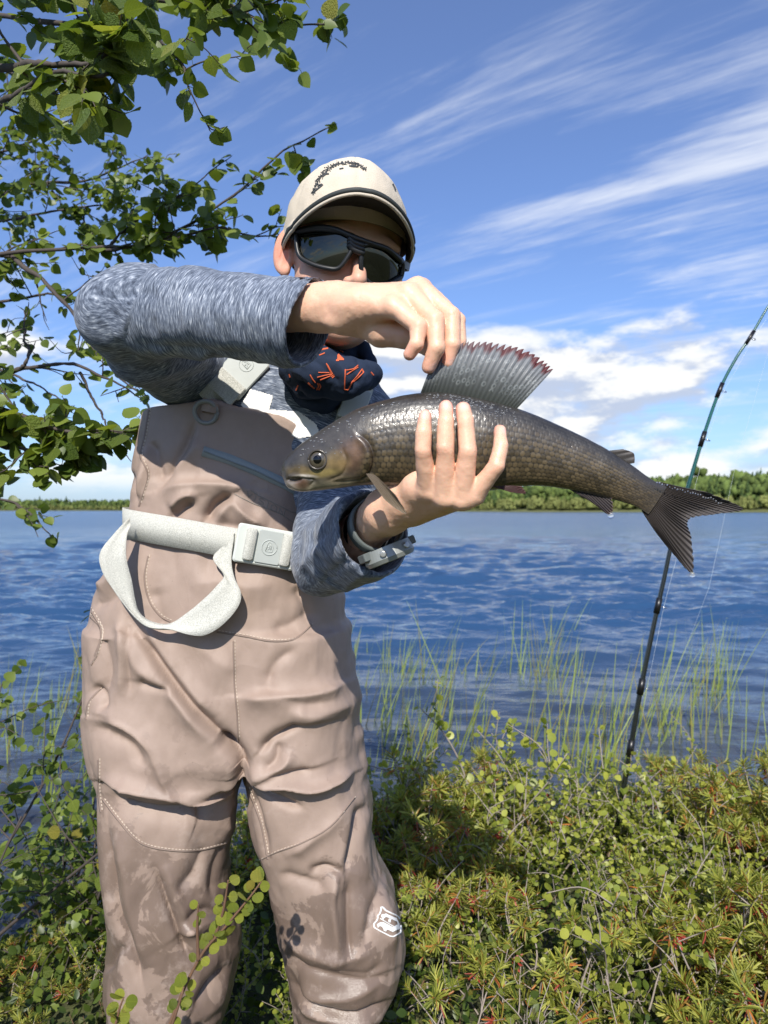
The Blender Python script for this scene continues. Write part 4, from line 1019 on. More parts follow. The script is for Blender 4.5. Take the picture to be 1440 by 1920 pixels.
def build_glasses():
    g = empty('sunglasses'); g.parent = person; g.matrix_parent_inverse = Matrix.Translation(-Vector(person.location))
    K = lambda pts: [(440+x*.3194, 280+y*.3194) for x, y in pts]
    lensL = K([(368,492),(470,478),(580,486),(690,515),(690,560),(655,630),(605,690),(540,688),(450,662),(385,615)])
    lensR = K([(757,575),(800,566),(870,585),(940,628),(978,668),(972,738),(955,752),(900,780),(835,786),(790,772),(752,705)])
    for poly in (lensL, lensR):
        P_ = np.array(catmull(poly+[poly[0]], 48))[:-1]; c_ = P_.mean(0); V = []; Fq = []; rings = 8
        for k in range(rings+1):
            for p in P_:
                q = c_+(p-c_)*(k/rings); V.append(glass_hit(*q, -.001))
        n = len(P_)
        for k in range(rings):
            for i in range(n):
                j = (i+1) % n; Fq.append((k*n+i, k*n+j, (k+1)*n+j, (k+1)*n+i))
        V = np.array(V); Vb = V+HR@np.array((0, .0018, 0)); o = len(V)
        mk('lens', np.vstack([V, Vb]), Fq+[tuple(q+o for q in f_[::-1]) for f_ in Fq], M_LENS, g)
        rim = [glass_hit(*(p+(p-c_)/np.linalg.norm(p-c_)*3.0), .0012) for p in list(P_)+[P_[0], P_[1]]]
        mb = MB(); mb.add(*tube(rim, .0030, 8)); mb.build('rim', M_FRAME, g)
    mb = MB()                                         # bridge and brow bar
    for k in range(3): mb.add(*tube([glass_hit(*p, .002) for p in catmull(K([(670,520+k*18),(700,545+k*22),(760,568+k*22)]), 8)], .0042, 8))
    mb.build('bridge', M_FRAME, g)
    mb = MB(); mb.add(*tube([glass_hit(*p, .0022) for p in catmull(K([(352,482),(470,458),(580,466),(690,512),(800,552),(900,588),(982,660)]), 40)], .0034, 8)); mb.build('brow_bar', M_FRAME, g)
    for s_ in (-1, 1):
        mb = MB(); hp = glass_hit(552, 441, .001) if s_ < 0 else glass_hit(752, 492, .001)
        l0 = HR.T@(hp-HC); P_ = [l0, l0+np.array((s_*.004, .018, .004)), np.array((s_*.084, -.030, .016)), np.array((s_*.0835, .012, .017)), np.array((s_*.080, .040, -.008))]
        C_ = catmull(P_, 24); W_ = [.0045-.0018*i/23 for i in range(24)]
        V = []; Fq = []
        for i, p in enumerate(C_):
            for (dx, dz) in ((-.0013, -W_[i]*1.25), (.0013, -W_[i]*1.25), (.0013, W_[i]*1.25), (-.0013, W_[i]*1.25)): V.append(hl(*(p+np.array((dx, 0, dz)))))
        for i in range(23):
            for q in range(4): Fq.append((i*4+q, i*4+(q+1) % 4, (i+1)*4+(q+1) % 4, (i+1)*4+q))
        Fq += [(0, 3, 2, 1), (92, 93, 94, 95)]
        mb.add(V, Fq); mb.build('temple', M_FRAME, g, smooth=False)
    return g
build_glasses()

# ---- neck gaiter
M_GAITER = fabric('navy_gaiter_fabric', (0.012, 0.020, 0.042), (0.026, 0.040, 0.075), 900, .25)
M_ORANGE = plain('orange_print', (0.62, 0.12, 0.045), .8, noise=.15, nscale=300)
def build_gaiter():
    f = Field((-.19, .90, 1.04), (.03, 1.14, 1.23), .0022)
    f.cone(J(614, 668, 1.035), J(594, 712, 1.05), .050, .054, 0, flat=((0, 1, 0), .9))
    f.chain([J(548, 665, .985), J(600, 688, .958), J(655, 708, .955), J(690, 702, .985)], [.020, .027, .025, .020], .014, .010)
    f.chain([J(545, 692, .99), J(590, 716, .970), J(640, 722, .968), J(680, 710, .995)], [.016, .019, .018, .014], .012, .010)
    f.chain([J(540, 700, 1.0), J(568, 732, .988), J(598, 740, .988)], [.011, .010, .007], .010, .006)
    f.chain([J(640, 640, 1.03), J(680, 655, 1.02), J(690, 680, 1.01), J(680, 700, 1.00)], [.010, .011, .011, .010], .006, .004)
    V, Q = f.mesh(2); N = vnormals(V, Q); u, v = to_px(V); fr = np.clip(-N[:, 1]*2, 0, 1); d = fbm(V*60, 3, 71)*.0016
    for pts, w, a in (([(552,712),(580,728),(612,738)], 5, -.006), ([(545,690),(570,705),(600,735)], 7, .004), ([(600,648),(640,690),(660,720)], 10, .004), ([(655,690),(665,715),(655,735)], 6, -.005),
                      ([(560,735),(580,745),(600,748)], 4, -.005), ([(668,668),(680,690),(690,700)], 5, -.004), ([(575,665),(620,700),(640,725)], 9, -.003)): d = d+stroke(u, v, pts, w)*a*fr
    V = V+N*d[:, None]; g = mk('neck_gaiter', V, Q, M_GAITER, person); B = bvh(V, Q); K = lambda pts: [(540+x*.125, 630+y*.125) for x, y in pts]
    mb = MB()
    for pts in ([(430,130),(465,210),(450,280)], [(480,70),(500,125),(470,190)], [(545,80),(510,125)], [(615,130),(540,130),(490,165)], [(600,185),(520,200),(465,225)], [(555,255),(510,275),(470,290)],
                [(575,410),(620,500),(650,570)], [(590,430),(640,520),(670,575)], [(455,548),(540,550),(620,552)], [(440,620),(540,595),(640,575)], [(485,660),(560,630),(640,600)], [(640,590),(680,560)], [(650,610),(695,580)], [(665,630),(705,600)],
                [(860,500),(855,650),(850,800)], [(870,515),(930,505),(990,490),(1050,440)], [(880,580),(960,525),(1050,470)], [(1110,500),(1040,600),(960,690),(900,810)], [(1135,545),(1060,620),(980,690)], [(850,800),(900,812)], [(1105,490),(1135,545)],
                [(330,580),(370,650),(410,700)], [(300,700),(350,750),(400,790)], [(440,700),(460,750),(430,810)], [(470,710),(495,760),(460,810)], [(155,735),(125,815)], [(15,570),(30,620)], [(670,150),(720,180)], [(780,215),(830,245)], [(1240,540),(1280,590)], [(380,190),(405,225)]):
        decal(B, K(pts), 2.0, .0007, 2.0, mb)
    decal_fill(B, K([(750,260),(850,360),(725,380)]), .0008, 1.6, mb)
    tag(mb.build('orange_fishing_fly_print', M_ORANGE, g), 'orange outlines of fishing flies and fish bones', kind='stuff')
build_gaiter()

# ---- white chest print, shoulder straps and buckles
mb = MB(); decal_fill(SB, [(452,760),(470,730),(512,742),(505,768),(560,772),(592,795),(600,815),(560,822),(500,800)], .0012, 1.6, mb); mb.build('chest_print', M_WHITE, shirt)
def strap(path, w, name):
    mb = MB(); decal(SB, path, w, .0035, 5, mb); return mb.build(name, M_WEB, person)
def plate(B, u, v, du, dv, hu, hv, th, mat, name, parent, off=.004, bev=.003):
    p, n = hit(B, u, v); a, _ = hit(B, u+du*8, v+dv*8)
    ax = unit((a-p) if a is not None else (du, 0, -dv)); n = unit(n-ax*n.dot(ax)); az = np.cross(ax, n); d = p[1]
    V, Fq = boxv(p+n*off, ax, n, az, px2m(hu, d), th, px2m(hv, d), bev); mb = MB(); mb.add(V, Fq); o = mb.build(name, mat, parent)
    for poly in o.data.polygons: poly.use_smooth = False
    return o, p+n*(off+th), ax, n, az, d
def shield(c, ax, az, n, s_, mat, parent, name='emblem'):
    mb = MB(); ring = [c+ax*s_*math.cos(a)+az*s_*math.sin(a) for a in np.linspace(0, 2*math.pi, 25)]; mb.add(*tube(ring, s_*.07, 6))
    sh = [(-.42,.55),(.45,.5),(.48,-.1),(.2,-.6),(-.1,-.75),(-.3,-.45),(-.42,.55)]
    mb.add(*tube([c+ax*x*s_+az*y*s_ for x, y in sh], s_*.06, 6)); 
    for q in ([(-.2,.35),(.1,.1),(-.2,-.1)], [(.25,.3),(.25,-.25),(0,-.45)], [(-.25,.0),(.1,-.2)]): mb.add(*tube([c+ax*x*s_+az*y*s_ for x, y in q], s_*.055, 6))
    return mb.build(name, mat, parent)
strapR = strap(catmull([(392,756),(424,722),(456,690),(486,655),(520,610)], 30), 52, 'shoulder_strap')
o, c_, ax, n, az, d = plate(SB, 452, 700, .68, -.73, 45, 33, .0045, M_BUCKLE, 'strap_buckle', person, .008); shield(c_+ax*px2m(16, d), ax, az, n, px2m(13, d), M_BUCKLE, o)
plate(SB, 428, 728, .68, -.73, 22, 30, .0025, M_WEB, 'webbing_fold', strapR, .0135, .002)
strapL = strap(catmull([(642,812),(655,780),(668,750),(678,725)], 20), 44, 'shoulder_strap')
o, c_, ax, n, az, d = plate(SB, 662, 762, .35, -.93, 34, 24, .0045, M_BUCKLE, 'strap_buckle', person, .008)

# ---- bib details
mb = MB(); decal(WB, [(380,846),(430,861),(480,882),(530,905),(575,930),(602,944)], 19, .0012, 5, mb); mb.build('zip_tape', M_TAPE, waders)
mb = MB(); decal(WB, [(382,846),(480,883),(575,931),(602,946)], 3.0, .0022, 5, mb); mb.build('zip', plain('zip_teeth', (.17, .19, .19), .4, noise=.3, nscale=900), waders)
K1 = lambda pts: [(420+x*.1528, 900+y*.1528) for x, y in pts]
M_OUT = plain('tone_print', (0.23, 0.205, 0.175), .6, noise=.1)
mb = MB()
for pts in ([(330,130),(420,190),(560,260),(700,330),(820,395),(880,400),(915,360)], [(130,170),(200,210),(350,285),(520,345),(680,410),(800,490),(850,520),(900,510),(915,450),(890,410)]): decal(WB, K1(pts), 1.6, .0007, 3, mb)
mb.build('label_outline', M_OUT, waders)
LET = {'V': [[(0,1),(.5,0),(1,1)]], 'I': [[(.5,1),(.5,0)]], 'S': [[(1,.9),(.5,1),(0,.8),(.1,.55),(.9,.45),(1,.2),(.5,0),(0,.1)]], 'O': [[(.5,1),(0,.8),(0,.2),(.5,0),(1,.2),(1,.8),(.5,1)]], 'N': [[(0,0),(0,1),(1,0),(1,1)]], 'D': [[(0,0),(0,1),(.7,.9),(1,.5),(.7,.1),(0,0)]]}
mb = MB(); x0 = np.array((462., 927.)); ex = unit((.86, .45))[:2] if False else np.array((.88, .47)); ey = np.array((.30, -.95))
pos = 0
for ch in 'VISION':
    w_ = 4 if ch == 'I' else 11
    for st in LET[ch]: decal(WB, [x0+ex*(pos+px_*w_)+ey*(py_*11-4) for px_, py_ in st], 1.3, .0007, 2, mb)
    pos += w_+5.5
mb.build('bib_lettering', M_OUT, waders)
def ring_at(B, u, v, r, tr, mat, name, parent, off, squash=1.0, tilt=.35):
    p, n = hit(B, u, v, off); d = p[1]; r = px2m(r, d); P_ = [p+np.array((r*math.cos(a), -tilt*r*math.sin(a)*0-.004*math.sin(a), r*squash*math.sin(a))) for a in np.linspace(0, 2*math.pi, 33)]
    mb = MB(); mb.add(*tube(P_, px2m(tr, d), 8)); return mb.build(name, mat, parent)
ring_at(WB, 388, 775, 21, 4.2, plain('grey_ring', (.22, .23, .23), .45, noise=.1), 'd_ring', waders, .006, .95)
mb = MB(); decal(WB, [(398,758),(396,766),(394,776)], 26, .011, 4, mb); mb.build('ring_tab', M_WADER, waders)
def puller():
    M_P = plain('pale_puller', (.62, .63, .62), .45, noise=.05); mb = MB(); p0, n0 = hit(WB, 592, 934, .006); 
    a = [hit(WB, u, v, o_)[0] for u, v, o_ in ((600, 928, .004), (590, 930, .008), (582, 937, .010), (577, 945, .010))]; a = [q for q in a if q is not None]
    mb.add(*tube(catmull(a, 14), .0013, 8)); e = hit(WB, 577, 946, .009)[0]; e2 = hit(WB, 567, 962, .007)[0]; mb.add(*tube(catmull([e, (e+e2)/2, e2], 12), [.0018, .0028, .0033, .0030, .0026, .0030, .0036, .004, .004, .0038, .003, .001], 8))
    mb.build('zip_puller', M_P, waders)
puller()
# knee emblem
K2 = lambda pts: [(680+x*100/1440, 1680+y*100/1440) for x, y in pts]
mb = MB()
decal(WB, K2([(500,300),(545,305),(620,390),(740,450),(870,510),(960,570),(1010,650),(1030,760),(1030,980),(950,1030),(830,1095),(740,1085),(620,1020),(480,950),(310,850),(305,740),(370,680),(410,600),(400,540),(460,480),(490,400),(500,300)]), 2.4, .0010, 2.0, mb)
for poly in ([(500,500),(620,475),(900,600),(970,740),(990,880),(800,965),(650,900),(620,960),(560,930),(520,830),(460,800),(400,860),(380,760),(480,695),(560,700),(800,840),(930,760),(900,690),(700,590),(620,560),(550,610),(540,680),(500,560)],
             [(690,600),(760,620),(730,720),(680,690)]): decal_fill(WB, K2(poly), .0011, 1.0, mb)
decal(WB, K2([(460,600),(560,660),(840,830)]), 1.6, .0014, 2, mb)
mb.build('knee_emblem', M_WHITE, waders)

# ---- belt with buckle and hanging loop
def build_belt():
    belt = empty('wading_belt'); belt.parent = person; belt.matrix_parent_inverse = Matrix.Translation(-Vector(person.location))
    c0 = J(424, 1005, 1.105); pL = hit(WB, 250, 981)[0]; pR = hit(WB, 560, 1034)[0]; sl = (pR[2]-pL[2])/(pR[0]-pL[0])
    hw = px2m(28, 1.0); V = []; Fq = []; n = 140
    from_c = []
    for i in range(n):
        a = 2*math.pi*i/n; dr = np.array((math.cos(a), math.sin(a), 0)); row = []
        for s_ in (-1, 1):
            zz = lambda x: pL[2]+sl*(x-pL[0])+s_*hw
            x_ = c0[0]+dr[0]*.13; o = Vector((c0[0], c0[1], zz(x_))); p, nn, _, dd = WB.ray_cast(o+Vector(dr)*.4, -Vector(dr), .6)
            p = np.array(p) if p is not None else np.array(o)+dr*.12
            row.append(p)
        from_c.append(row)
    A = np.array([r[0] for r in from_c]); Bq = np.array([r[1] for r in from_c])
    rad = lambda P_: np.hypot(P_[:, 0]-c0[0], P_[:, 1]-c0[1])
    r = np.maximum(rad(A), rad(Bq)); k = 9; r = np.array([max(r[(i+j) % n] for j in range(-3, 4)) for i in range(n)]); r = np.array([np.mean([r[(i+j) % n] for j in range(-k, k+1)]) for i in range(n)])
    rows = []
    for i in range(n):
        a = 2*math.pi*i/n; dr = np.array((math.cos(a), math.sin(a), 0))
        for (z_, off) in ((A[i][2], .001), (A[i][2], .0035), (Bq[i][2], .0035), (Bq[i][2], .001)):
            q = c0+dr*(r[i]+off); q[2] = z_; rows.append(q)
    for i in range(n):
        j = (i+1) % n
        for q in range(4): Fq.append((i*4+q, j*4+q, j*4+(q+1) % 4, i*4+(q+1) % 4))
    V = np.array(rows); mk('webbing', V, Fq, M_WEB, belt); BB = bvh(V, [f_ for f_ in Fq])
    # hanging loop: two edges of a twisted ribbon
    o_e = [(243,970,.992),(215,1000,.975),(188,1036,.962),(191,1070,.958),(212,1105,.957),(247,1150,.955),(278,1175,.955),(315,1179,.955),(354,1190,.953),(384,1191,.953),(417,1172,.953),(445,1140,.955),(452,1114,.962),(440,1084,.970),(434,1050,.976),(440,1000,.982)]
    i_e = [(246,985,.990),(238,1006,.975),(237,1046,.966),(247,1088,.966),(254,1128,.966),(262,1150,.966),(284,1166,.966),(318,1170,.966),(354,1147,.964),(388,1118,.962),(408,1097,.962),(420,1081,.965),(410,1064,.970),(400,1050,.974),(402,1040,.978),(412,1030,.982)]
    a = catmull([J(*p) for p in o_e], 90); b_ = catmull([J(*p) for p in i_e], 90); V = []; Fq = []
    for i in range(90):
        mid = (a[i]+b_[i])/2; tn = unit(a[min(i+1, 89)]-a[max(i-1, 0)]); nn = unit(np.cross(tn, a[i]-b_[i])); cur = nn*px2m(3, .96)*0
        for s_ in (0, .25, .5, .75, 1): 
            q = a[i]*(1-s_)+b_[i]*s_+nn*.004*math.sin(math.pi*s_); V += [q+nn*.001, q-nn*.001]
    for i in range(89):
        for s_ in range(4):
            x0_ = i*10+s_*2; x1_ = (i+1)*10+s_*2; Fq += [(x0_, x0_+2, x1_+2, x1_), (x0_+1, x1_+1, x1_+3, x0_+3)]
        Fq += [(i*10, (i+1)*10, (i+1)*10+1, i*10+1), (i*10+8, i*10+9, (i+1)*10+9, (i+1)*10+8)]
    mk('hanging_loop', np.array(V), Fq, M_WEB, belt)
    # buckle
    o, c_, ax, n_, az, d = plate(BB, 498, 1025, .98, .17, 57, 36, .0045, M_BUCKLE2, 'buckle', belt, .006, .004)
    mb = MB(); mb.add(*boxv(c_+ax*px2m(5, d), ax, n_, az, px2m(23, d), .0022, px2m(31, d), .002)); ob = mb.build('buckle_plate', M_BUCKLE, o, smooth=False)
    shield(c_+n_*.0024+ax*px2m(5, d), ax, az, n_, px2m(14, d), M_BUCKLE, o)
    for s_, w_ in ((-31, 10), (37, 10)):
        mb = MB(); p0 = c_+ax*px2m(s_, d)+n_*.0008; mb.add(*boxv(p0, ax, n_, az, px2m(w_, d), .0045, px2m(30, d), .0035)); mb.build('webbing_roll', M_WEB, o)
    return belt
build_belt()

# ---- wrist watch
def build_watch():
    w = empty('wrist_watch'); w.parent = person; w.matrix_parent_inverse = Matrix.Translation(-Vector(person.location))
    M_ST = plain('grey_strap_rubber', (.10, .115, .112), .5, noise=.1); M_CASE = plain('watch_case', (.26, .275, .26), .38, .25, noise=.1)
    m, t, b = material('watch_glass'); b.inputs['Base Color'].default_value = (.05, .055, .02, 1); b.inputs['Roughness'].default_value = .06; b.inputs['Coat Weight'].default_value = .5
    ax = unit(L_WR-L_EL); ctr = J(705, 985, .778); dn = unit(J(738, 1018, .752)-ctr); dn = unit(dn-ax*dn.dot(ax)); sd = np.cross(ax, dn)
    V = []; Fq = []; n = 56
    for i in range(n):
        a = 2*math.pi*i/n; r = .0275; rd = dn*math.cos(a)+sd*math.sin(a)
        for (k, o_) in ((-.0085, 0), (-.0085, .0028), (.0085, .0028), (.0085, 0)): V.append(ctr+rd*(r+o_)+ax*k)
    for i in range(n):
        j = (i+1) % n
        for q in range(4): Fq.append((i*4+q, i*4+(q+1) % 4, j*4+(q+1) % 4, j*4+q))
    mk('strap', V, Fq, M_ST, w)
    mb = MB(); a = math.radians(118); rd = dn*math.cos(a)+sd*math.sin(a); tg = unit(np.cross(ax, rd)); mb.add(*boxv(ctr+rd*.0315, ax, rd, tg, .0105, .0022, .0035, .0015)); mb.build('keeper', M_CASE, w, smooth=False)
    # case: a stepped disc on the outside of the wrist
    fc = unit(dn*.95+np.array((.10, .05, -.30))); e1 = unit(ax-fc*ax.dot(fc)); e2 = np.cross(fc, e1); c = ctr+dn*.030+ax*.002
    def disc(prof, mat, name, par):
        V = []; Fq = []; n = 48
        for (r, h_) in prof:
            for i in range(n):
                q = 2*math.pi*i/n; V.append(c+fc*h_*1.2+(e1*math.cos(q)+e2*math.sin(q))*r*1.2)
        for k in range(len(prof)-1):
            for i in range(n):
                j = (i+1) % n; Fq.append((k*n+i, k*n+j, (k+1)*n+j, (k+1)*n+i))
        return mk(name, V, Fq, mat, par, smooth=False)
    case = disc([(.002, -.004), (.0215, -.004), (.0225, .001), (.0235, .006), (.0215, .0095), (.0185, .0100), (.0175, .0085)], M_CASE, 'case', w)
    disc([(.0180, .0086), (.0001, .0088)], m, 'glass', case)
    for q in (2.55, 3.5, .6, -.4):
        p = c+fc*.002+(e1*math.cos(q)+e2*math.sin(q))*.0282; dr = e1*math.cos(q)+e2*math.sin(q); mb = MB(); mb.add(*tube([p-dr*.002, p+dr*.0015, p+dr*.0016], [.0036, .0036, .0024], 12)); mb.build('button', plain('button_metal', (.42, .42, .40), .3, .7), case)
    for s_ in (-1, 1):
        mb = MB(); mb.add(*boxv(c+e2*s_*.026-fc*.001, e1, fc, e2, .0095, .0045, .006, .002)); mb.build('lug', M_ST, case, smooth=False)
build_watch()
# ---- wading boots
def boots():
    M_B = plain('boot_leather', (.16, .12, .09), .7, noise=.2, nscale=50, bump=.3); M_S = plain('boot_sole', (.03, .03, .03), .8)
    for (x, tw) in ((J(308, 0, 1.1)[0], -.10), (J(628, 0, 1.1)[0], .14)):
        f = Field((x-.10, .90, -.01), (x+.10, 1.26, .22), .004); a = np.array((x, 1.14, .07)); toe = np.array((x+tw*.15, .98, .04))
        f.cone(a, toe, .052, .042, 0); f.cone(a, a+np.array((0, -.02, .11)), .054, .060, .02); f.op(lambda X, Y, Z: Z-.012+0*X*Y, (-9, -9, -9), (9, 9, 9), .003, True)
        V, Q = f.mesh(2); bt = mk('wading_boot', V, Q, M_B, person)
        f = Field((x-.10, .90, -.01), (x+.10, 1.26, .05), .004); f.cone(a-(0, 0, .05), toe-(0, 0, .02), .056, .046, 0); f.op(lambda X, Y, Z: Z-.0+0*X*Y, (-9, -9, -9), (9, 9, 9), 0, True); f.op(lambda X, Y, Z: .022-Z+0*X*Y, (-9, -9, -9), (9, 9, 9), 0, True)
        V, Q = f.mesh(1); mk('sole', V, Q, M_S, bt)
        mb = MB(); 
        for k in range(4):
            z_ = .08+k*.022; y_ = 1.04+k*.012; mb.add(*tube(catmull([(x-.035, y_+.02, z_), (x, y_, z_+.012), (x+.035, y_+.02, z_+.004)], 8), .0025, 6))
        mb.build('lace', plain('red_lace', (.45, .05, .04), .7), bt)
boots()
# ================================================================== the grayling
fish = empty('fish', tuple(J(850, 830, .70)))
tag(fish, 'dark wet grayling with a raised sail-like spotted dorsal fin held in the hands', 'fish')
def fish_mat():
    m, t, b = material('fish_skin'); co = t.node('ShaderNodeTexCoord').outputs['Object']
    t.put(b.inputs['Base Color'], t.attr('col')); n = t.noise(co, 160, 4, .6); n2 = t.noise(co, 45, 3, .6)
    t.put(b.inputs['Roughness'], t.m('ADD', .26, t.m('MULTIPLY', n2, .30))); b.inputs['Specular IOR Level'].default_value = .6
    b.inputs['Coat Weight'].default_value = .35; b.inputs['Coat Roughness'].default_value = .14
    t.put(b.inputs['Normal'], t.bump(n, .35, .0014)); t.put(b.inputs['Coat Normal'], t.bump(t.noise(co, 230, 3, .6), .35, .002)); return m
M_FISH = fish_mat()
def fin_mat(name, trans=.45):
    m, t, b = material(name); c = t.attr('col'); t.put(b.inputs['Base Color'], c); b.inputs['Roughness'].default_value = .5; b.inputs['Coat Weight'].default_value = .12; b.inputs['Coat Roughness'].default_value = .2
    tr = t.node('ShaderNodeBsdfTranslucent'); t.put(tr.inputs[0], c); mx = t.node('ShaderNodeMixShader'); mx.inputs[0].default_value = trans
    t.l.new(b.outputs[0], mx.inputs[1]); t.l.new(tr.outputs[0], mx.inputs[2]); t.l.new(mx.outputs[0], t.n['Material Output'].inputs[0]); return m
M_FIN = fin_mat('fin_membrane')
ST = [((526,884),(529,892)),((535,862),(540,914)),((555,841),(562,920)),((585,818),(590,920)),((620,795),(622,917)),((660,772),(655,913)),((700,757),(692,909)),((750,743),(738,911)),((800,736),(785,919)),
      ((850,738),(832,926)),((900,748),(880,926)),((950,761),(925,919)),((1000,777),(972,912)),((1050,799),(1020,911)),((1100,822),(1068,918)),((1150,850),(1115,928)),((1190,876),(1155,938)),((1222,899),(1190,949)),((1250,913),(1216,964))]
def fdepth(u): return .705-.00002*(u-850)+.00000008*(u-850)**2*0+(.018*np.clip((700-u)/180, 0, 1)**1.5)
THK = [.25,.60,.62,.62,.60,.58,.56,.55,.55,.55,.55,.55,.54,.52,.50,.46,.38,.27,.07]
def build_fish_body():
    ns, nt = 760, 200
    T_ = catmull([s_[0] for s_ in ST], ns); B_ = catmull([s_[1] for s_ in ST], ns); th = np.interp(np.linspace(0, 1, ns), np.linspace(0, 1, len(THK)), THK)
    C_ = (T_+B_)/2; d = fdepth(C_[:, 0]); c3 = np.stack([(C_[:, 0]-CX)/F*d, d, ZC-(C_[:, 1]-CY)/F*d], 1); t3 = np.stack([(T_[:, 0]-CX)/F*d, d, ZC-(T_[:, 1]-CY)/F*d], 1)
    hv = t3-c3; hh = np.linalg.norm(hv, axis=1); a = np.linspace(0, 2*math.pi, nt, endpoint=False)
    # rounded nose end
    ca, sa = np.cos(a), np.sin(a); e = .88
    prof_v = np.sign(ca)*np.abs(ca)**1.0; prof_y = np.sign(sa)*np.abs(sa)**e
    V = c3[:, None, :]+hv[:, None, :]*prof_v[None, :, None]; V[:, :, 1] -= (hh*th)[:, None]*prof_y[None, :]
    s_len = np.r_[0, np.cumsum(np.linalg.norm(np.diff(c3, axis=0), axis=1))]
    i = (np.arange(ns-1)[:, None]*nt); j = np.arange(nt)[None, :]; k = (j+1) % nt
    Q = np.stack([(i+j), (i+k), (i+nt+k), (i+nt+j)], 2).reshape(-1, 4)
    V = V.reshape(-1, 3); N = vnormals(V, Q)
    if ((V-c3.repeat(nt, 0))*N).sum() < 0: N = -N; Q = Q[:, ::-1]
    S = s_len.repeat(nt); up = np.tile(prof_v, ns); ang = np.tile(a, ns); H = hh.repeat(nt); u, v = to_px(V)
    # scales: rows run along the body, alternate rows shifted by half a scale
    rows = up*0; arc = np.where(ang <= math.pi, ang, 2*math.pi-ang)/math.pi          # 0 back .. 1 belly
    nrow = 21.0; r = arc*nrow; ri = np.floor(r); rf = r-ri; pitch = .0052
    c_ = S/pitch+.5*(ri % 2)+.12*vnoise(np.c_[S*60, r*.4, r*0], 5); ci = np.floor(c_); cf = c_-ci
    body = np.clip((S-.092)/.012, 0, 1)*np.clip((.395-S)/.05, .25, 1)
    body = body*np.clip(1-((u-708)/1)*0, 0, 1)
    dome = np.clip(1-((rf-.5)/.56)**2-((cf-.3)/.75)**2, 0, 1)**.6*np.clip(arc/.34, .25, 1)
    V = V+N*((dome-.4)*.00026*body+fbm(V*60, 2, 3)*.0003)[:, None]
    rnd = _h(ci.astype(np.int64), ri.astype(np.int64), (ri*0).astype(np.int64), 4)
    el_ = np.sqrt(((rf-.5)/.58)**2+((cf-.42)/.62)**2); gap = np.clip((el_-.68)/.30, 0, 1)
    side = np.clip((arc-.26)/.16, 0, 1)*np.clip((1.02-arc)/.15, 0, 1)
    base = np.array((.050, .043, .030)); gold = np.array((.112, .082, .042)); dark = np.array((.016, .013, .010)); back = np.array((.036, .033, .029)); belly = np.array((.26, .24, .20))
    lum = (1-gap)[:, None]
    sc = dark*(1-lum)+(gold*(.45+.85*rnd[:, None])*(1-.35*np.clip(fbm(V*28, 2, 77), 0, 1))[:, None])*lum
    col = back*(1-side[:, None])+sc*side[:, None]
    colb = back*(.75+.5*rnd[:, None])*(1-.35*gap[:, None]); col = np.where((side < .02)[:, None], colb, col)
    # lateral line: a pale thread
    ll = np.exp(-((arc-.40)/.010)**2)*body*.35; col = col*(1-ll[:, None])+np.array((.15, .13, .095))*ll[:, None]
    bl = np.clip((arc-.88)/.1, 0, 1)[:, None]; col = col*(1-bl*.7)+belly*bl*.7
    tailw = np.clip((S-.33)/.09, 0, 1)[:, None]; col = col*(1-tailw*.8)+np.array((.050, .040, .035))*tailw*.8
    # head: smooth, olive brown with a copper cheek and pale jaw
    hd = (1-np.clip((S-.090+.012*np.abs(up))/.010, 0, 1))[:, None]
    hc = np.tile(np.array((.060, .052, .043)), (len(V), 1))
    def spot(cx, cy, rx, ry, c, a_=1.0, rot_=0.0):
        nonlocal hc
        x = (u-cx)*math.cos(rot_)+(v-cy)*math.sin(rot_); y = -(u-cx)*math.sin(rot_)+(v-cy)*math.cos(rot_)
        w = np.exp(-((x/rx)**2+(y/ry)**2)**2)[:, None]*a_; hc = hc*(1-w)+np.array(c)*w
    spot(600, 925, 75, 22, (.34, .30, .20), .8, -.1); spot(665, 855, 34, 34, (.155, .085, .050), .8); spot(632, 866, 24, 20, (.22, .15, .055), .7); spot(600, 888, 40, 9, (.25, .19, .06), .7, -.1)
    spot(560, 882, 26, 10, (.16, .11, .04), .7); spot(545, 912, 16, 14, (.42, .36, .30), .75); spot(566, 908, 14, 9, (.20, .10, .06), .7); spot(700, 898, 26, 12, (.22, .19, .14), .6); spot(640, 900, 30, 9, (.26, .20, .12), .6)
    spot(575, 893, 20, 3.5, (.52, .48, .42), .75, .06)
    mott = fbm(V*150, 3, 8)[:, None]; hc = hc*(1+.38*mott)
    back_h = np.clip((.36-arc)/.12, 0, 1)[:, None]; hc = hc*(1-back_h)+np.array((.050, .045, .040))*back_h
    col = col*(1-hd)+hc*hd; col = col*(1+.16*fbm(V*45, 3, 12)[:, None])
    # relief of the head: gill cover, cheek plate, jaw, nostril
    front = N[:, 1] < 0
    rel = np.zeros(len(V))
    for pts, w, amp in (([(668,812),(690,830),(700,858),(694,884),(676,902)], (6, 3), -.0028), ([(660,815),(682,832),(690,858),(684,882)], 8, .0018), ([(642,840),(650,866),(640,890),(612,902)], 3.5, -.0012), ([(540,893),(562,893),(588,895)], 4, .0014),
                        ([(536,899),(552,902),(566,898)], 3, -.0030), ([(540,904),(560,918),(590,916)], 4, .0012), ([(552,895),(572,897),(588,901),(580,912)], 2.8, -.0016), ([(620,905),(660,902),(690,896)], 4, -.0016)):
        rel += stroke(u, v, pts, w)*amp
    V = V+N*(rel*front)[:, None]
    dk = stroke(u, v, [(536,900),(551,903),(564,899)], 3.0)+.7*stroke(u, v, [(668,812),(690,830),(700,858),(694,884),(676,902)], 3.5)+.4*stroke(u, v, [(642,840),(650,866),(640,890),(612,902)], 3.0)
    dk = (np.clip(dk, 0, 1)*front)[:, None]*.75; col = col*(1-dk)+np.array((.03, .02, .015))*dk
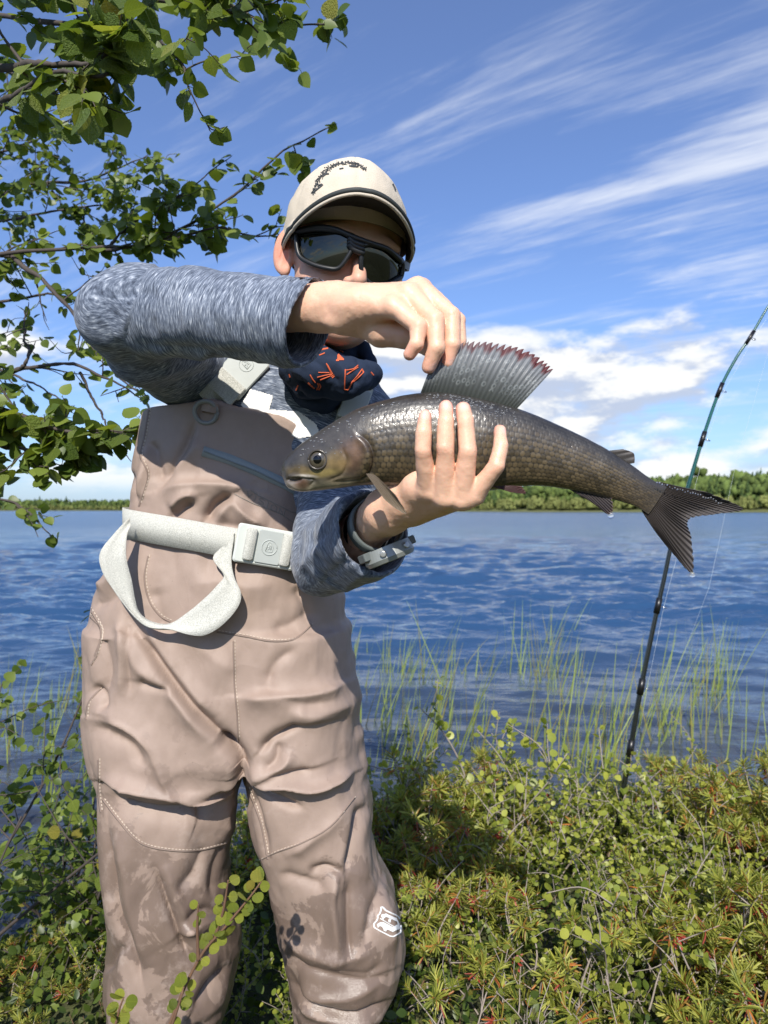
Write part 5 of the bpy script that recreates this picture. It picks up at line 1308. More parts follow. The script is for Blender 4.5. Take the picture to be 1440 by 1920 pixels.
    o = mk('fish_body', V, Q, M_FISH, fish, col=np.clip(col*.78, .004, .9)); return o, V, Q
fbody, FV, FQ = build_fish_body(); FB = bvh(FV, FQ)

def build_eye():
    p, n = hit(FB, 596, 862); d = p[1]; n = unit(n*.8+np.array((0, -1, 0))); r = px2m(17, d); R = np.array([unit(np.cross(n, (0, 0, 1))), np.cross(n, unit(np.cross(n, (0, 0, 1)))), n])
    m, t, b = material('fish_iris'); co = t.node('ShaderNodeTexCoord').outputs['Object']; t.put(b.inputs['Base Color'], t.mix(t.noise(co, 600, 3, .6), (.022, .018, .013), (.10, .085, .055))); b.inputs['Roughness'].default_value = .15; b.inputs['Coat Weight'].default_value = 1.0
    mb = MB(); mb.add(*ball(p-n*.0012, (r, r, r*.42), 28, 14, R)); e = mb.build('eye', m, fish)
    mb = MB(); mb.add(*ball(p+n*(r*.42-.0028), (r*.56, r*.56, r*.26), 20, 10, R)); mp, t, b = material('fish_pupil'); b.inputs['Base Color'].default_value = (.002, .002, .002, 1); b.inputs['Roughness'].default_value = .03; mb.build('pupil', mp, e)
    a = np.linspace(0, 2*math.pi, 33)[:, None]; ring = p+n*.0012+R[0]*np.cos(a)*r*1.03+R[1]*np.sin(a)*r*1.03
    mb = MB(); mb.add(*tube(ring, .0011, 8)); mb.build('eye_rim', plain('eye_rim', (.055, .047, .038), .25, noise=.2), e)
build_eye()

def fin(name, base, tip, nb, nh, rays, colfn, depth, parent=fish, fan=1.0, ragged=0.0, thick=.0005, corr=.0008, bow=0.0, jag_seed=1):
    """membrane between a base curve and an outer curve (pixels), corrugated along its rays"""
    b_ = catmull(base, nb); t_ = catmull(tip, nb); R = np.random.default_rng(jag_seed); V0 = []; C = []
    jag = np.zeros(nb)
    for i in range(nb):
        x = i/(nb-1)*rays; f_ = x-math.floor(x); jag[i] = -ragged*(1-f_)**1.5*(0.5+R.random()*.25+.7*_h(np.int64(int(x)), np.int64(3), np.int64(1), 2))
    for i in range(nb):
        for j in range(nh):
            s_ = j/(nh-1); p = b_[i]*(1-s_)+t_[i]*s_; dirv = unit(t_[i]-b_[i])[:2] if False else (t_[i]-b_[i])/(np.linalg.norm(t_[i]-b_[i])+1e-9)
            p = p+dirv*jag[i]*s_**3; dd = depth(p[0], p[1], s_) if callable(depth) else depth
            x = i/(nb-1)*rays; q = J(p[0], p[1], dd); q[1] += corr*math.cos(2*math.pi*x)*min(1, .3+s_)+bow*math.sin(math.pi*s_); V0.append(q); C.append(colfn(i/(nb-1), s_, x))
    V0 = np.array(V0); V1 = V0.copy(); V1[:, 1] += thick; i = np.arange(nb-1)[:, None]*nh; j = np.arange(nh-1)[None, :]
    q = np.stack([i+j, i+j+1, i+nh+j+1, i+nh+j], 2).reshape(-1, 4); o = nb*nh
    return mk(name, np.vstack([V0, V1]), np.vstack([q[:, ::-1], q+o]), M_FIN, parent, col=np.clip(np.vstack([C, C]), 0, 1))
def dcol(a, s_, x):
    f_ = abs((x % 1)-.5)*2; c = np.array((.075, .085, .072))*(1-s_)+np.array((.30, .32, .35))*s_
    c = c*(.84+.24*(1-f_**2)) ; k = _h(np.int64(int(x)), np.int64(int(s_*11+.5*(int(x) % 2))), np.int64(0), 7); cell = (s_*11+.5*(int(x) % 2)) % 1
    ringd = math.hypot((x % 1-.5)*1.1, cell-.5)
    if .18 < s_ < .75 and k > .45: c = c+np.array((.26, .28, .27))*math.exp(-((ringd-.36)/.14)**2)*(k-.30)-np.array((.045, .045, .04))*(ringd < .25)
    red = np.clip((s_-.82+.06*math.sin(x*2.3))/.10, 0, 1)*(.45+.55*np.clip((a-.05)*1.6, 0, 1)); return c*(1-red)+np.array((.16, .045, .050))*red
fin('dorsal_fin', [(788,738),(820,738),(860,742),(900,751),(940,760),(967,769)], [(806,690),(838,660),(868,642),(905,640),(945,645),(985,655),(1018,674),(1038,692)], 320, 60, 24, dcol, lambda u, v, s_: fdepth(u)-.002*math.sin(s_*3), ragged=10, corr=.00035, bow=-.004)
def gcol(c0, c1, tipc):
    def fn(a, s_, x):
        f_ = abs((x % 1)-.5)*2; c = np.array(c0)*(1-s_)+np.array(c1)*s_; c = c*(.65+.5*(1-f_**3)); w = np.clip((s_-.8)/.2, 0, 1); return c*(1-w*.7)+np.array(tipc)*w*.7
    return fn
tcol = gcol((.055, .044, .038), (.100, .088, .084), (.12, .105, .105))
fin('tail_fin', [(1232,902),(1236,918),(1230,934),(1218,948),(1203,957)], [(1325,922),(1394,954),(1345,964),(1292,975),(1297,1012),(1298,1074),(1255,1030)], 260, 50, 30, tcol, lambda u, v, s_: fdepth(u)-.002*math.sin(s_*5+u*.02), ragged=3, corr=.0009, bow=.003, jag_seed=4)
fin('adipose_fin', [(1140,845),(1160,856),(1180,870)], [(1168,842),(1188,850),(1190,868)], 40, 16, 3, gcol((.06, .055, .05), (.10, .09, .085), (.07, .05, .05)), lambda u, v, s_: fdepth(u), corr=.0003)
fin('anal_fin', [(1068,918),(1095,922),(1118,926),(1142,933)], [(1118,946),(1140,965),(1150,957),(1148,932)], 110, 26, 10, gcol((.055, .045, .042), (.10, .085, .09), (.15, .09, .07)), lambda u, v, s_: fdepth(u)-.004*s_, ragged=3, corr=.0008)
fin('pelvic_fin', [(922,912),(940,911),(958,910)], [(958,923),(985,925),(978,912)], 70, 18, 7, gcol((.09, .05, .05), (.17, .085, .085), (.20, .10, .10)), lambda u, v, s_: fdepth(u)-.020-.004*s_, corr=.0006)
fin('pectoral_fin', [(686,888),(694,888),(702,890),(710,896)], [(722,938),(744,955),(762,962),(742,928)], 90, 30, 8, gcol((.16, .125, .085), (.24, .19, .13), (.30, .24, .17)), lambda u, v, s_: fdepth(u)-.032-.016*s_, ragged=1.5, corr=.0006)
# ---- wet beads on the back and drips from the fins
def drops():
    m, t, b = material('water_bead'); b.inputs['Base Color'].default_value = (.9, .92, .95, 1); b.inputs['Roughness'].default_value = .04; b.inputs['Transmission Weight'].default_value = .85; b.inputs['IOR'].default_value = 1.33
    mb = MB(); R = np.random.default_rng(9)
    spots = []
    for k in range(150): spots.append((R.uniform(800, 968), None, R.uniform(.9, 2.2)))
    for (u, _, r) in spots:
        vt = np.interp(u, [s_[0][0] for s_ in ST], [s_[0][1] for s_ in ST]); v = vt+3+abs(R.normal())*14; p, n = hit(FB, u, v)
        if p is None: continue
        e = unit(np.cross(n, (0, 0, 1))); mb.add(*ball(p, (px2m(r*1.3, .7), px2m(r*.8, .7), px2m(r*.8, .7)), 8, 5, np.array([e, np.cross(n, e), n])))
    for k in range(70):
        u = R.uniform(560, 760); vt = np.interp(u, [s_[0][0] for s_ in ST], [s_[0][1] for s_ in ST]); v = vt+6+R.random()**1.5*60; p, n = hit(FB, u, v)
        if p is None or n[1] > -.2: continue
        r = R.uniform(.8, 2.0); e = unit(np.cross(n, (0, 0, 1))); mb.add(*ball(p, (px2m(r*1.6, .7), px2m(r, .7), px2m(r*.7, .7)), 8, 5, np.array([e, np.cross(n, e), n])))
    for k in range(26):
        s_ = k/25; mb.add(*ball(J(1232+s_*120, 905+s_*36+R.normal()*1.5, .688), px2m(R.uniform(.8, 2.0), .69), 8, 5))
    tag(mb.build('water_beads', m, fish), kind='stuff')
    for (u, v, r) in ((1145, 966, 6), (1298, 1078, 5)):
        mb = MB(); mb.add(*ball(J(u, v, fdepth(u)-.002), (px2m(r, .69), px2m(r, .69), px2m(r*1.2, .69)), 14, 9)); mb.build('hanging_drop', m, fish)
drops()
# ================================================================== fishing rod
def build_rod():
    rod = empty('fishing_rod', (J(1165, 1520, 2.0)[0], 2.0, 0.0)); tag(rod, 'slim dark green fishing rod leaning upright by the shore shrubs', 'fishing rod')
    path = [(1150,1580),(1178,1428),(1198,1310),(1222,1190),(1245,1085),(1264,1000),(1300,880),(1320,815),(1350,730),(1380,672),(1408,630),(1442,572),(1490,505),(1560,430)]
    P_ = catmull([J(u, v, 2.0) for u, v in path], 120); r = np.interp(np.linspace(0, 1, 120), [0, .15, .4, .7, 1], [.0074, .0070, .0056, .0040, .0022])
    m, t, b = material('rod_blank'); z = t.sep(t.node('ShaderNodeTexCoord').outputs['Object'])[2]; t.put(b.inputs['Base Color'], t.mix(t.smooth(z, .85, 1.15), (.010, .013, .013), (.008, .085, .075))); b.inputs['Roughness'].default_value = .22; b.inputs['Coat Weight'].default_value = .6
    mb = MB(); mb.add(*tube(P_, r, 12)); mb.build('blank', m, rod)
    mw = plain('guide_wrap', (.006, .006, .007), .35); mg = plain('guide_metal', (.45, .46, .48), .25, .9)
    tn = np.gradient(P_, axis=0); line = []
    for (v, sz) in ((1400, .010), (1290, .009), (1140, .009), (820, .0075), (735, .007), (633, .006), (500, .005)):
        u = np.interp(-v, [-p[1] for p in path], [p[0] for p in path]); c = J(u, v, 2.0); i = int(np.argmin(((P_-c)**2).sum(1))); tt = unit(tn[i]); side = unit(np.cross(tt, (0, 1, 0)))
        if side[0] < 0: side = -side
        side = unit(side+np.array((0, -.5, 0)))
        mb = MB(); mb.add(*tube([P_[i]-tt*.022, P_[i]+tt*.022], [r[i]*1.25+.0006]*2, 10)); wr = mb.build('guide_wrap', mw, rod)
        e2 = np.cross(tt, side); cc = P_[i]+side*(r[i]+sz); mb = MB(); mb.add(*tube([cc+side*sz*math.cos(a)+e2*sz*math.sin(a) for a in np.linspace(0, 2*math.pi, 17)], .0010, 6)); mb.add(*tube([P_[i]-tt*.016, cc-side*sz], .0010, 6)); mb.add(*tube([P_[i]+tt*.016, cc-side*sz], .0010, 6))
        mb.build('guide', mg, wr); line.append(cc)
    mb = MB(); mb.add(*tube(line, .0003, 5)); mb.build('fishing_line', plain('line', (.55, .6, .6), .3), rod)
    tip = P_[-1]; mb = MB(); mb.add(*tube([tip, J(1440, 660, 2.0), J(1412, 760, 2.0), J(1380, 868, 2.0), J(1330, 1100, 2.0), J(1200, 1440, 2.0)], .00022, 5)); mb.build('fishing_line', plain('slack_line', (.55, .6, .6), .3), rod)
    mb = MB(); mb.add(*tube([P_[0]+unit(P_[0]-P_[1])*.28, P_[0]+unit(P_[0]-P_[1])*.02, P_[0]], [.012, .012, .008], 12)); mb.build('grip', plain('cork_grip', (.35, .24, .14), .8, noise=.3, nscale=90), rod)
build_rod()
# ================================================================== plants
def leaf_mat(name, use_attr, c0=(.05, .09, .015), c1=(.12, .17, .03), trans=.40, rough=.42):
    m, t, b = material(name); co = t.node('ShaderNodeTexCoord').outputs['Object']
    if use_attr: c = t.attr('col')
    else:
        r = t.node('ShaderNodeObjectInfo').outputs['Random']; c = t.mix(r, c0, c1)
        c = t.mix(t.smooth(r, .93, .97), c, (.24, .22, .04))
        lx, ly, lz = t.sep(co); ax_ = t.m('ABSOLUTE', lx); vp = t.m('FRACT', t.m('MULTIPLY', t.m('SUBTRACT', ly, t.m('MULTIPLY', ax_, .75)), 7.5)); vn = t.m('MAXIMUM', t.smooth(t.m('ABSOLUTE', t.m('SUBTRACT', vp, .5)), .10, .0), t.smooth(ax_, .028, .010))
        c = t.mix(t.m('MULTIPLY', vn, .40), c, t.mix(1.0, c, (1.7, 1.5, 1.6), 'MULTIPLY')); t.put(b.inputs['Normal'], t.bump(t.m('SUBTRACT', t.noise(co, 14, 2, .5), vn), .5, .05))
    c = t.mix(t.m('MULTIPLY', t.noise(co, 260 if use_attr else 5, 3, .6), .35), c, t.mix(1.0, c, (1.35, 1.3, 1.1), 'MULTIPLY'))
    t.put(b.inputs['Base Color'], c); b.inputs['Roughness'].default_value = rough; b.inputs['Specular IOR Level'].default_value = .45
    tr = t.node('ShaderNodeBsdfTranslucent'); t.put(tr.inputs[0], t.mix(1.0, c, (1.5, 1.45, .7), 'MULTIPLY')); mx = t.node('ShaderNodeMixShader'); mx.inputs[0].default_value = trans
    t.l.new(b.outputs[0], mx.inputs[1]); t.l.new(tr.outputs[0], mx.inputs[2]); t.l.new(mx.outputs[0], t.n['Material Output'].inputs[0]); return m
M_BIRCH = leaf_mat('birch_leaf', False, (.065, .110, .018), (.190, .245, .045)); M_LEAVES = leaf_mat('foliage', True); M_DWARF = leaf_mat('dwarf_birch_leaf', False, (.15, .20, .026), (.32, .35, .060))
M_BARK = plain('birch_bark', (.060, .048, .042), .8, noise=.5, nscale=60, bump=.6); M_TWIG = plain('shrub_twig', (.27, .23, .20), .85, noise=.45, nscale=120); M_TWIG2 = plain('red_twig', (.13, .07, .04), .8, noise=.3, nscale=120)
def leaf_shape(kind):
    """unit leaf in the XY plane: stalk at the origin, tip at y = 1, gently folded along the midrib"""
    if kind == 'birch':
        prof = [(.10, .0), (.12, .20), (.20, .36), (.29, .40), (.31, .45), (.43, .44), (.44, .47), (.57, .41), (.58, .43), (.71, .33), (.72, .34), (.84, .20), (.85, .20), (.94, .08), (1, 0)]
    elif kind == 'round':
        prof = [(.10, 0), (.14, .22), (.28, .42), (.46, .50), (.64, .49), (.80, .40), (.90, .31), (.97, .16), (1, 0)]
    elif kind == 'oval':
        prof = [(.06, 0), (.2, .16), (.4, .27), (.6, .29), (.8, .21), (.93, .10), (1, 0)]
    else:
        prof = [(0, .02), (.1, .055), (.5, .065), (.9, .05), (1, 0)]
    V = []; Fq = []; n = len(prof)
    for (y, w) in prof:
        sw = .42*math.sin(math.pi*min(1, max(0, y)))**.8; curl = -.10*y*y; V += [(-w, y, curl+.16*sw), (0, y, curl), (w, y, curl+.16*sw)]
    for i in range(n-1):
        a = i*3; b = a+3
        if i == 0 and prof[0][1] == 0: Fq += [(1, b+1, b), (1, b+2, b+1)]
        elif prof[i+1][1] == 0: Fq += [(a, a+1, b+1), (a+1, a+2, b+1)]
        else: Fq += [(a, a+1, b+1, b), (a+1, a+2, b+2, b+1)]
    if kind in ('birch', 'round'):                   # stalk
        o = len(V); V += [(-.02, -.12, .02), (.02, -.12, .02), (.018, .16, 0), (-.018, .16, 0)]; Fq.append((o, o+1, o+2, o+3))
    return np.array(V, float), Fq
LEAF = {k: leaf_shape(k) for k in ('birch', 'round', 'oval', 'needle')}
def frame(y, n):
    y = unit(y); n = np.asarray(n, float); x = np.cross(y, n)
    if np.linalg.norm(x) < 1e-4: x = np.cross(y, (1, 0, .1))
    x = unit(x); return np.stack([x, y, np.cross(x, y)], 1)       # columns
class Leaves:
    def __init__(s): s.items = []
    def add(s, p, y, n, size, wide=1.0): s.items.append((np.asarray(p, float), frame(y, n), size, wide))
def joined(items, kind, cols, name, parent, mat=None, raw=False):
    LV, LF = LEAF[kind]; n = len(items); m_ = len(LV)
    V = np.concatenate([(LV*np.array((w, 1, 1))*s)@R.T+p for p, R, s, w in items]); Fq = []
    for i in range(n): Fq += [tuple(q+i*m_ for q in f_) for f_ in LF]
    me = mesh_data(name, V, Fq, True, np.repeat(cols, m_, 0)); me.materials.append(mat or M_LEAVES)
    return me
def split_leaves(items, kind, thing, mat, cap, cols_fn, in_view=True):
    """largest leaves in the picture become parts of their own, the rest one mass"""
    base = mesh_data('leaf', LEAF[kind][0], LEAF[kind][1], True); base.materials.append(mat)
    sc = []
    for i, (p, R, s, w) in enumerate(items):
        u, v = to_px(p) if p[1] > .05 else (-9e3, 0); vis = -40 < u < 1480 and -40 < v < 1960; sc.append((s/max(p[1], .05) if vis else -1))
    order = np.argsort(sc)[::-1]; L = Vector(thing.location)
    for i in order[:cap]:
        p, R, s, w = items[i]; o = bpy.data.objects.new('leaf', base); COL.objects.link(o); o.parent = thing
        M = Matrix(((R*np.array((w*s, s, s)))).tolist()).to_4x4(); M.translation = Vector(p)-L; o.matrix_basis = M
    rest = [items[i] for i in order[cap:]]
    if rest:
        me = joined(rest, kind, cols_fn(len(rest)), 'foliage', thing); tag(obj('foliage', me, None, thing), kind='stuff')
def birch_cols(n):
    r = RNG.random((n, 1)); return np.array((.062, .105, .017))*(1-r)+np.array((.185, .240, .045))*r
R0 = np.random.default_rng(21)
def rnd3(): return R0.normal(size=3)
def twig_leaves(L, P_, size, step, droop=.5, start=.15, jit=.35):
    Ls = np.r_[0, np.cumsum(np.linalg.norm(np.diff(P_, axis=0), axis=1))]; s_ = Ls[-1]*start; side = 1
    while s_ < Ls[-1]:
        p = np.array([np.interp(s_, Ls, P_[:, k]) for k in range(3)]); i = min(np.searchsorted(Ls, s_), len(P_)-1); tn = unit(P_[i]-P_[i-1])
        for q in range(R0.integers(1, 3)):
            sv = unit(np.cross(tn, (0, 0, 1))+rnd3()*.25)*side; y = unit(tn*.55+sv*.8+np.array((0, 0, -droop))*R0.uniform(.2, 1.3)+rnd3()*jit); n = unit(np.array((-.18, -.62, .62))+rnd3()*.55)
            L.add(p+y*size*.12, y, n, size*R0.uniform(.65, 1.15), R0.uniform(.85, 1.1)); side = -side
        s_ += step*R0.uniform(.6, 1.4)
    L.add(P_[-1], unit(P_[-1]-P_[-2]+rnd3()*.3), unit((0, -.3, 1)+rnd3()*.4), size*.8)
def bough(mb, L, path, r0, r1, nt, tl, size, step, leafy=.25, sub=2, up=.15, bare=0.0, droop=.5):
    P_ = catmull([J(*p) for p in path], 40); P_ = P_+np.cumsum(R0.normal(size=P_.shape)*.0012, 0); mb.add(*tube(P_, np.linspace(r0, r1, 40)*(1+.1*R0.normal(size=40)), 7))
    if leafy < 1: twig_leaves(L, P_[int(40*leafy):], size, step*1.6, droop)
    for k in range(nt):
        f_ = R0.uniform(.10, .97); i = int(f_*39); tn = unit(P_[min(i+1, 39)]-P_[max(i-1, 0)]); d = unit(tn*R0.uniform(.4, 1.0)+rnd3()*.75+np.array((0, 0, up))); ln = tl*R0.uniform(.45, 1.1)*(1.15-.6*f_)
        T_ = [P_[i]]; 
        for q in range(5): d = unit(d+rnd3()*.14+np.array((0, 0, .03))); T_.append(T_[-1]+d*ln/5)
        T_ = catmull(T_, 14); rr = max(r0+(r1-r0)*f_, r1)*.55; mb.add(*tube(T_, np.linspace(max(rr, .0014), .0007, 14), 5, False))
        if R0.random() > bare: twig_leaves(L, T_, size, step, droop)
        for s_ in range(sub):
            j = R0.integers(4, 12); d2 = unit(unit(T_[j]-T_[j-1])+rnd3()*.7); U = catmull([T_[j], T_[j]+d2*ln*.2, T_[j]+unit(d2+rnd3()*.3)*ln*.42], 8); mb.add(*tube(U, np.linspace(.0011, .0006, 8), 4, False))
            if R0.random() > bare: twig_leaves(L, U, size*.9, step, droop)
# ---- birch beside the angler
def birch_tree():
    base = np.array((-1.55, 1.65, float(ground_z(-1.55, 1.65)))); tree = empty('birch_tree', tuple(base)); tag(tree, 'leafy birch reaching its branches in beside the angler', 'tree')
    T_ = catmull([base-(0, 0, .1), base+(.03, -.02, .6), base+(-.03, -.05, 1.2), base+(.04, -.08, 1.9), base+(.10, -.12, 2.7)], 30); mb = MB(); mb.add(*tube(T_, np.linspace(.075, .035, 30)*(1+.05*R0.normal(size=30)), 12))
    m, t, b = material('birch_trunk'); co = t.node('ShaderNodeTexCoord').outputs['Object']; n = t.noise(t.mapv(co, scale=(6, 6, 40)), 1, 4, .6); t.put(b.inputs['Base Color'], t.mix(t.smooth(n, .56, .64), (.42, .40, .37), (.05, .045, .04))); b.inputs['Roughness'].default_value = .8; t.put(b.inputs['Normal'], t.bump(n, .4, .01)); mb.build('trunk', m, tree)
    L = Leaves()
    B = [  # path (px, px, distance), radii, twigs, twig length, leaf size, leaf spacing, first leafy fraction, extras
        ([(-420,60,1.35),(-60,120,1.02),(60,112,.92),(150,112,.88),(235,78,.86)], .0085, .002, 8, .20, .040, .022, .45, dict(sub=2, droop=.6)),
        ([(-420,200,1.35),(-80,190,1.05),(20,185,.95),(110,150,.90),(190,160,.88),(260,150,.90)], .006, .0015, 8, .17, .040, .024, .4, dict(sub=2, droop=.7)),
        ([(-300,-120,1.45),(0,-30,1.25),(180,-12,1.18),(330,8,1.15),(440,30,1.15),(500,80,1.15)], .007, .0014, 20, .20, .036, .022, .30, dict(sub=2)),
        ([(-100,-120,1.5),(260,-20,1.35),(420,2,1.3),(520,40,1.28),(618,38,1.28)], .006, .0012, 13, .16, .036, .020, .40, dict(sub=1)),
        ([(-200,40,1.4),(100,40,1.15),(230,60,1.08),(300,80,1.05),(350,130,1.05),(360,165,1.05)], .005, .0012, 12, .16, .033, .021, .35, dict(sub=1)),
        ([(-420,560,1.75),(-60,485,1.58),(130,468,1.52),(280,458,1.48),(345,425,1.46),(440,365,1.44),(530,285,1.42),(618,240,1.42)], .0055, .0012, 15, .15, .035, .022, .35, dict(sub=1, up=.3)),
        ([(165,468,1.52),(230,466,1.5),(300,458,1.48),(400,436,1.46),(470,452,1.45),(520,450,1.45)], .004, .0012, 9, .13, .034, .024, .25, dict(sub=1)),
        ([(190,464,1.515),(225,430,1.51),(260,400,1.5),(330,360,1.5),(400,305,1.5)], .0035, .001, 8, .11, .034, .025, .25, dict(sub=1)),
        ([(-420,430,2.1),(-60,360,1.95),(60,340,1.92),(150,335,1.9),(210,310,1.9),(270,285,1.9)], .007, .0014, 20, .26, .028, .025, .2, dict(sub=2)),
        ([(-300,330,2.05),(-40,300,2.0),(60,270,2.0),(110,240,1.95),(150,215,1.95)], .005, .0012, 14, .24, .028, .024, .2, dict(sub=2)),
        ([(-300,460,2.0),(-20,420,1.9),(90,400,1.88),(180,385,1.86),(240,400,1.86)], .005, .0012, 14, .22, .028, .024, .2, dict(sub=2)),
        ([(-420,520,1.7),(-40,480,1.62),(50,505,1.55),(110,560,1.52),(170,640,1.5),(220,710,1.5),(275,762,1.5)], .0085, .0014, 15, .20, .028, .034, .3, dict(sub=2, bare=.15)),
        ([(-300,600,1.8),(0,560,1.75),(110,545,1.72),(190,580,1.7),(240,640,1.7)], .005, .0012, 14, .20, .027, .026, .2, dict(sub=2)),
        ([(-300,740,1.5),(-40,712,1.4),(50,690,1.35),(130,685,1.34),(200,715,1.34),(268,752,1.36)], .007, .0012, 7, .16, .028, .05, .8, dict(sub=1, bare=.6)),
        ([(40,690,1.35),(60,660,1.35),(52,620,1.35),(58,572,1.35)], .0035, .0012, 5, .05, .02, .05, 1.0, dict(sub=0, bare=1.0)),
        ([(150,700,1.35),(185,760,1.35),(205,810,1.35),(245,862,1.36)], .003, .0008, 3, .05, .022, .05, 1.0, dict(sub=0, bare=.7)),
        ([(-300,800,1.3),(-60,745,1.18),(30,760,1.12),(100,785,1.10),(170,800,1.10),(200,806,1.10)], .006, .0014, 16, .14, .036, .022, .3, dict(sub=2, droop=.7)),
        ([(-300,880,1.3),(-60,830,1.16),(20,850,1.12),(80,860,1.12),(120,850,1.12)], .005, .0012, 14, .13, .034, .022, .25, dict(sub=2)),
        ([(-200,640,1.7),(0,690,1.6),(80,720,1.58),(150,770,1.58)], .005, .0012, 11, .18, .028, .026, .2, dict(sub=2)),
        ([(-200,900,1.6),(-10,930,1.5),(50,950,1.48),(90,985,1.46),(118,1015,1.46)], .004, .0008, 8, .13, .030, .035, .3, dict(sub=1, bare=.3)),
        ([(-260,150,2.2),(-40,130,2.0),(80,170,1.9),(160,200,1.9)], .006, .0012, 13, .22, .032, .026, .2, dict(sub=2)),
    ]
    for (path, r0, r1, nt, tl, sz, st, lf, ex) in B:
        mb = MB(); p0 = J(*path[0]); i = int(np.argmin(np.abs(T_[:, 2]-(p0[2]-.10))));
        full = list(path)
        if path[0][0] < -90: 
            q = T_[i]; u, v = to_px(q); full = [(float(u), float(v), float(q[1]))]+full
        bough(mb, L, full, r0, r1, nt, tl, sz, st, lf, **ex); mb.build('branch', M_BARK, tree)
    split_leaves(L.items, 'birch', tree, M_BIRCH, 300, birch_cols); return len(L.items)
NB = birch_tree()
# ---- birch saplings at the water's edge on the left
def sapling(x, y, h, n, size, label, lean=(0, 0)):
    z = float(ground_z(x, y)); s_ = empty('birch_sapling', (x, y, z)); tag(s_, label, 'shrub', 'birch saplings on the left bank'); L = Leaves(); mb = MB()
    for k in range(n):
        d = unit(np.array((R0.normal()*.35+lean[0], R0.normal()*.3+lean[1], 1.0))); P_ = [np.array((x+R0.normal()*.04, y+R0.normal()*.04, z-.03))]; hh = h*R0.uniform(.55, 1.05)
        for q in range(6): d = unit(d+rnd3()*.13); P_.append(P_[-1]+d*hh/6)
        P_ = catmull(P_, 24); mb.add(*tube(P_, np.linspace(.005, .0012, 24), 6))
        for j in range(11):
            i = R0.integers(3, 23); d2 = unit(rnd3()+np.array((0, 0, .5))); ln = R0.uniform(.08, .2); U = catmull([P_[i], P_[i]+d2*ln*.5, P_[i]+unit(d2+rnd3()*.25+np.array((0, 0, -.1)))*ln], 9); mb.add(*tube(U, np.linspace(.0016, .0007, 9), 5, False)); twig_leaves(L, U, size, .022, .4)
    mb.build('stem', M_BARK, s_); split_leaves(L.items, 'birch', s_, M_BIRCH, 110, birch_cols)
sapling(-.98, 1.55, 1.00, 8, .027, 'tall birch sapling spreading leafy twigs over the water edge', (.10, 0))
sapling(-.78, 1.75, .60, 8, .026, 'mid-height birch sapling with drooping leafy twigs above the water', (.10, 0))
sapling(-.66, 1.50, .34, 4, .024, 'low birch sapling close beside the wader leg', (.02, 0))
sapling(-.84, 1.28, .50, 4, .026, 'birch sapling rising from the heath at the bank edge', (.02, .1))
sapling(-.60, 1.95, .60, 4, .024, 'thin birch sapling standing right at the waterline', (0, 0))

# ---- heath shrubs: a few bushes of each kind, copied with their parts
def shrub_dwarf(h, n, seed, big=1.0):
    R = np.random.default_rng(seed); mb = MB(); it = []
    for k in range(n):
        d = unit((R.normal()*.45, R.normal()*.45, 1)); P_ = [np.array((R.normal()*.03, R.normal()*.03, -.03))]; hh = h*R.uniform(.6, 1.1)
        for q in range(5): d = unit(d+R.normal(size=3)*.17); P_.append(P_[-1]+d*hh/5)
        P_ = catmull(P_, 20); mb.add(*tube(P_, np.linspace(.0024, .0009, 20), 5)); stems = [P_]
        for j in range(3):
            i = R.integers(6, 18); d2 = unit(R.normal(size=3)*.6+(0, 0, .7)); ln = hh*R.uniform(.2, .4); U = catmull([P_[i], P_[i]+d2*ln*.5, P_[i]+unit(d2+R.normal(size=3)*.2)*ln], 10); mb.add(*tube(U, np.linspace(.0012, .0007, 10), 4, False)); stems.append(U)
        for S_ in stems:
            m_ = int(np.linalg.norm(np.diff(S_, axis=0), axis=1).sum()/.0100)
            for q in range(m_):
                f_ = .22+.78*q/max(1, m_-1) if S_ is P_ else q/max(1, m_-1); i = min(int(f_*(len(S_)-1)), len(S_)-2); p = S_[i]+(S_[i+1]-S_[i])*R.random(); tn = unit(S_[i+1]-S_[i]); sv = unit(np.cross(tn, R.normal(size=3)))
                y = unit(sv*.9+tn*.6); n_ = unit(tn*.7-sv*.4+R.normal(size=3)*.45+np.array((0, -.2, .35))); it.append((p+y*.002, frame(y, n_), big*R.uniform(.0090, .0172), R.uniform(.85, 1.1)))
    return mb, it
def dwarf_cols(n, R=RNG):
    r = R.random((n, 1)); c = np.array((.135, .185, .024))*(1-r)+np.array((.40, .42, .080))*r; return c
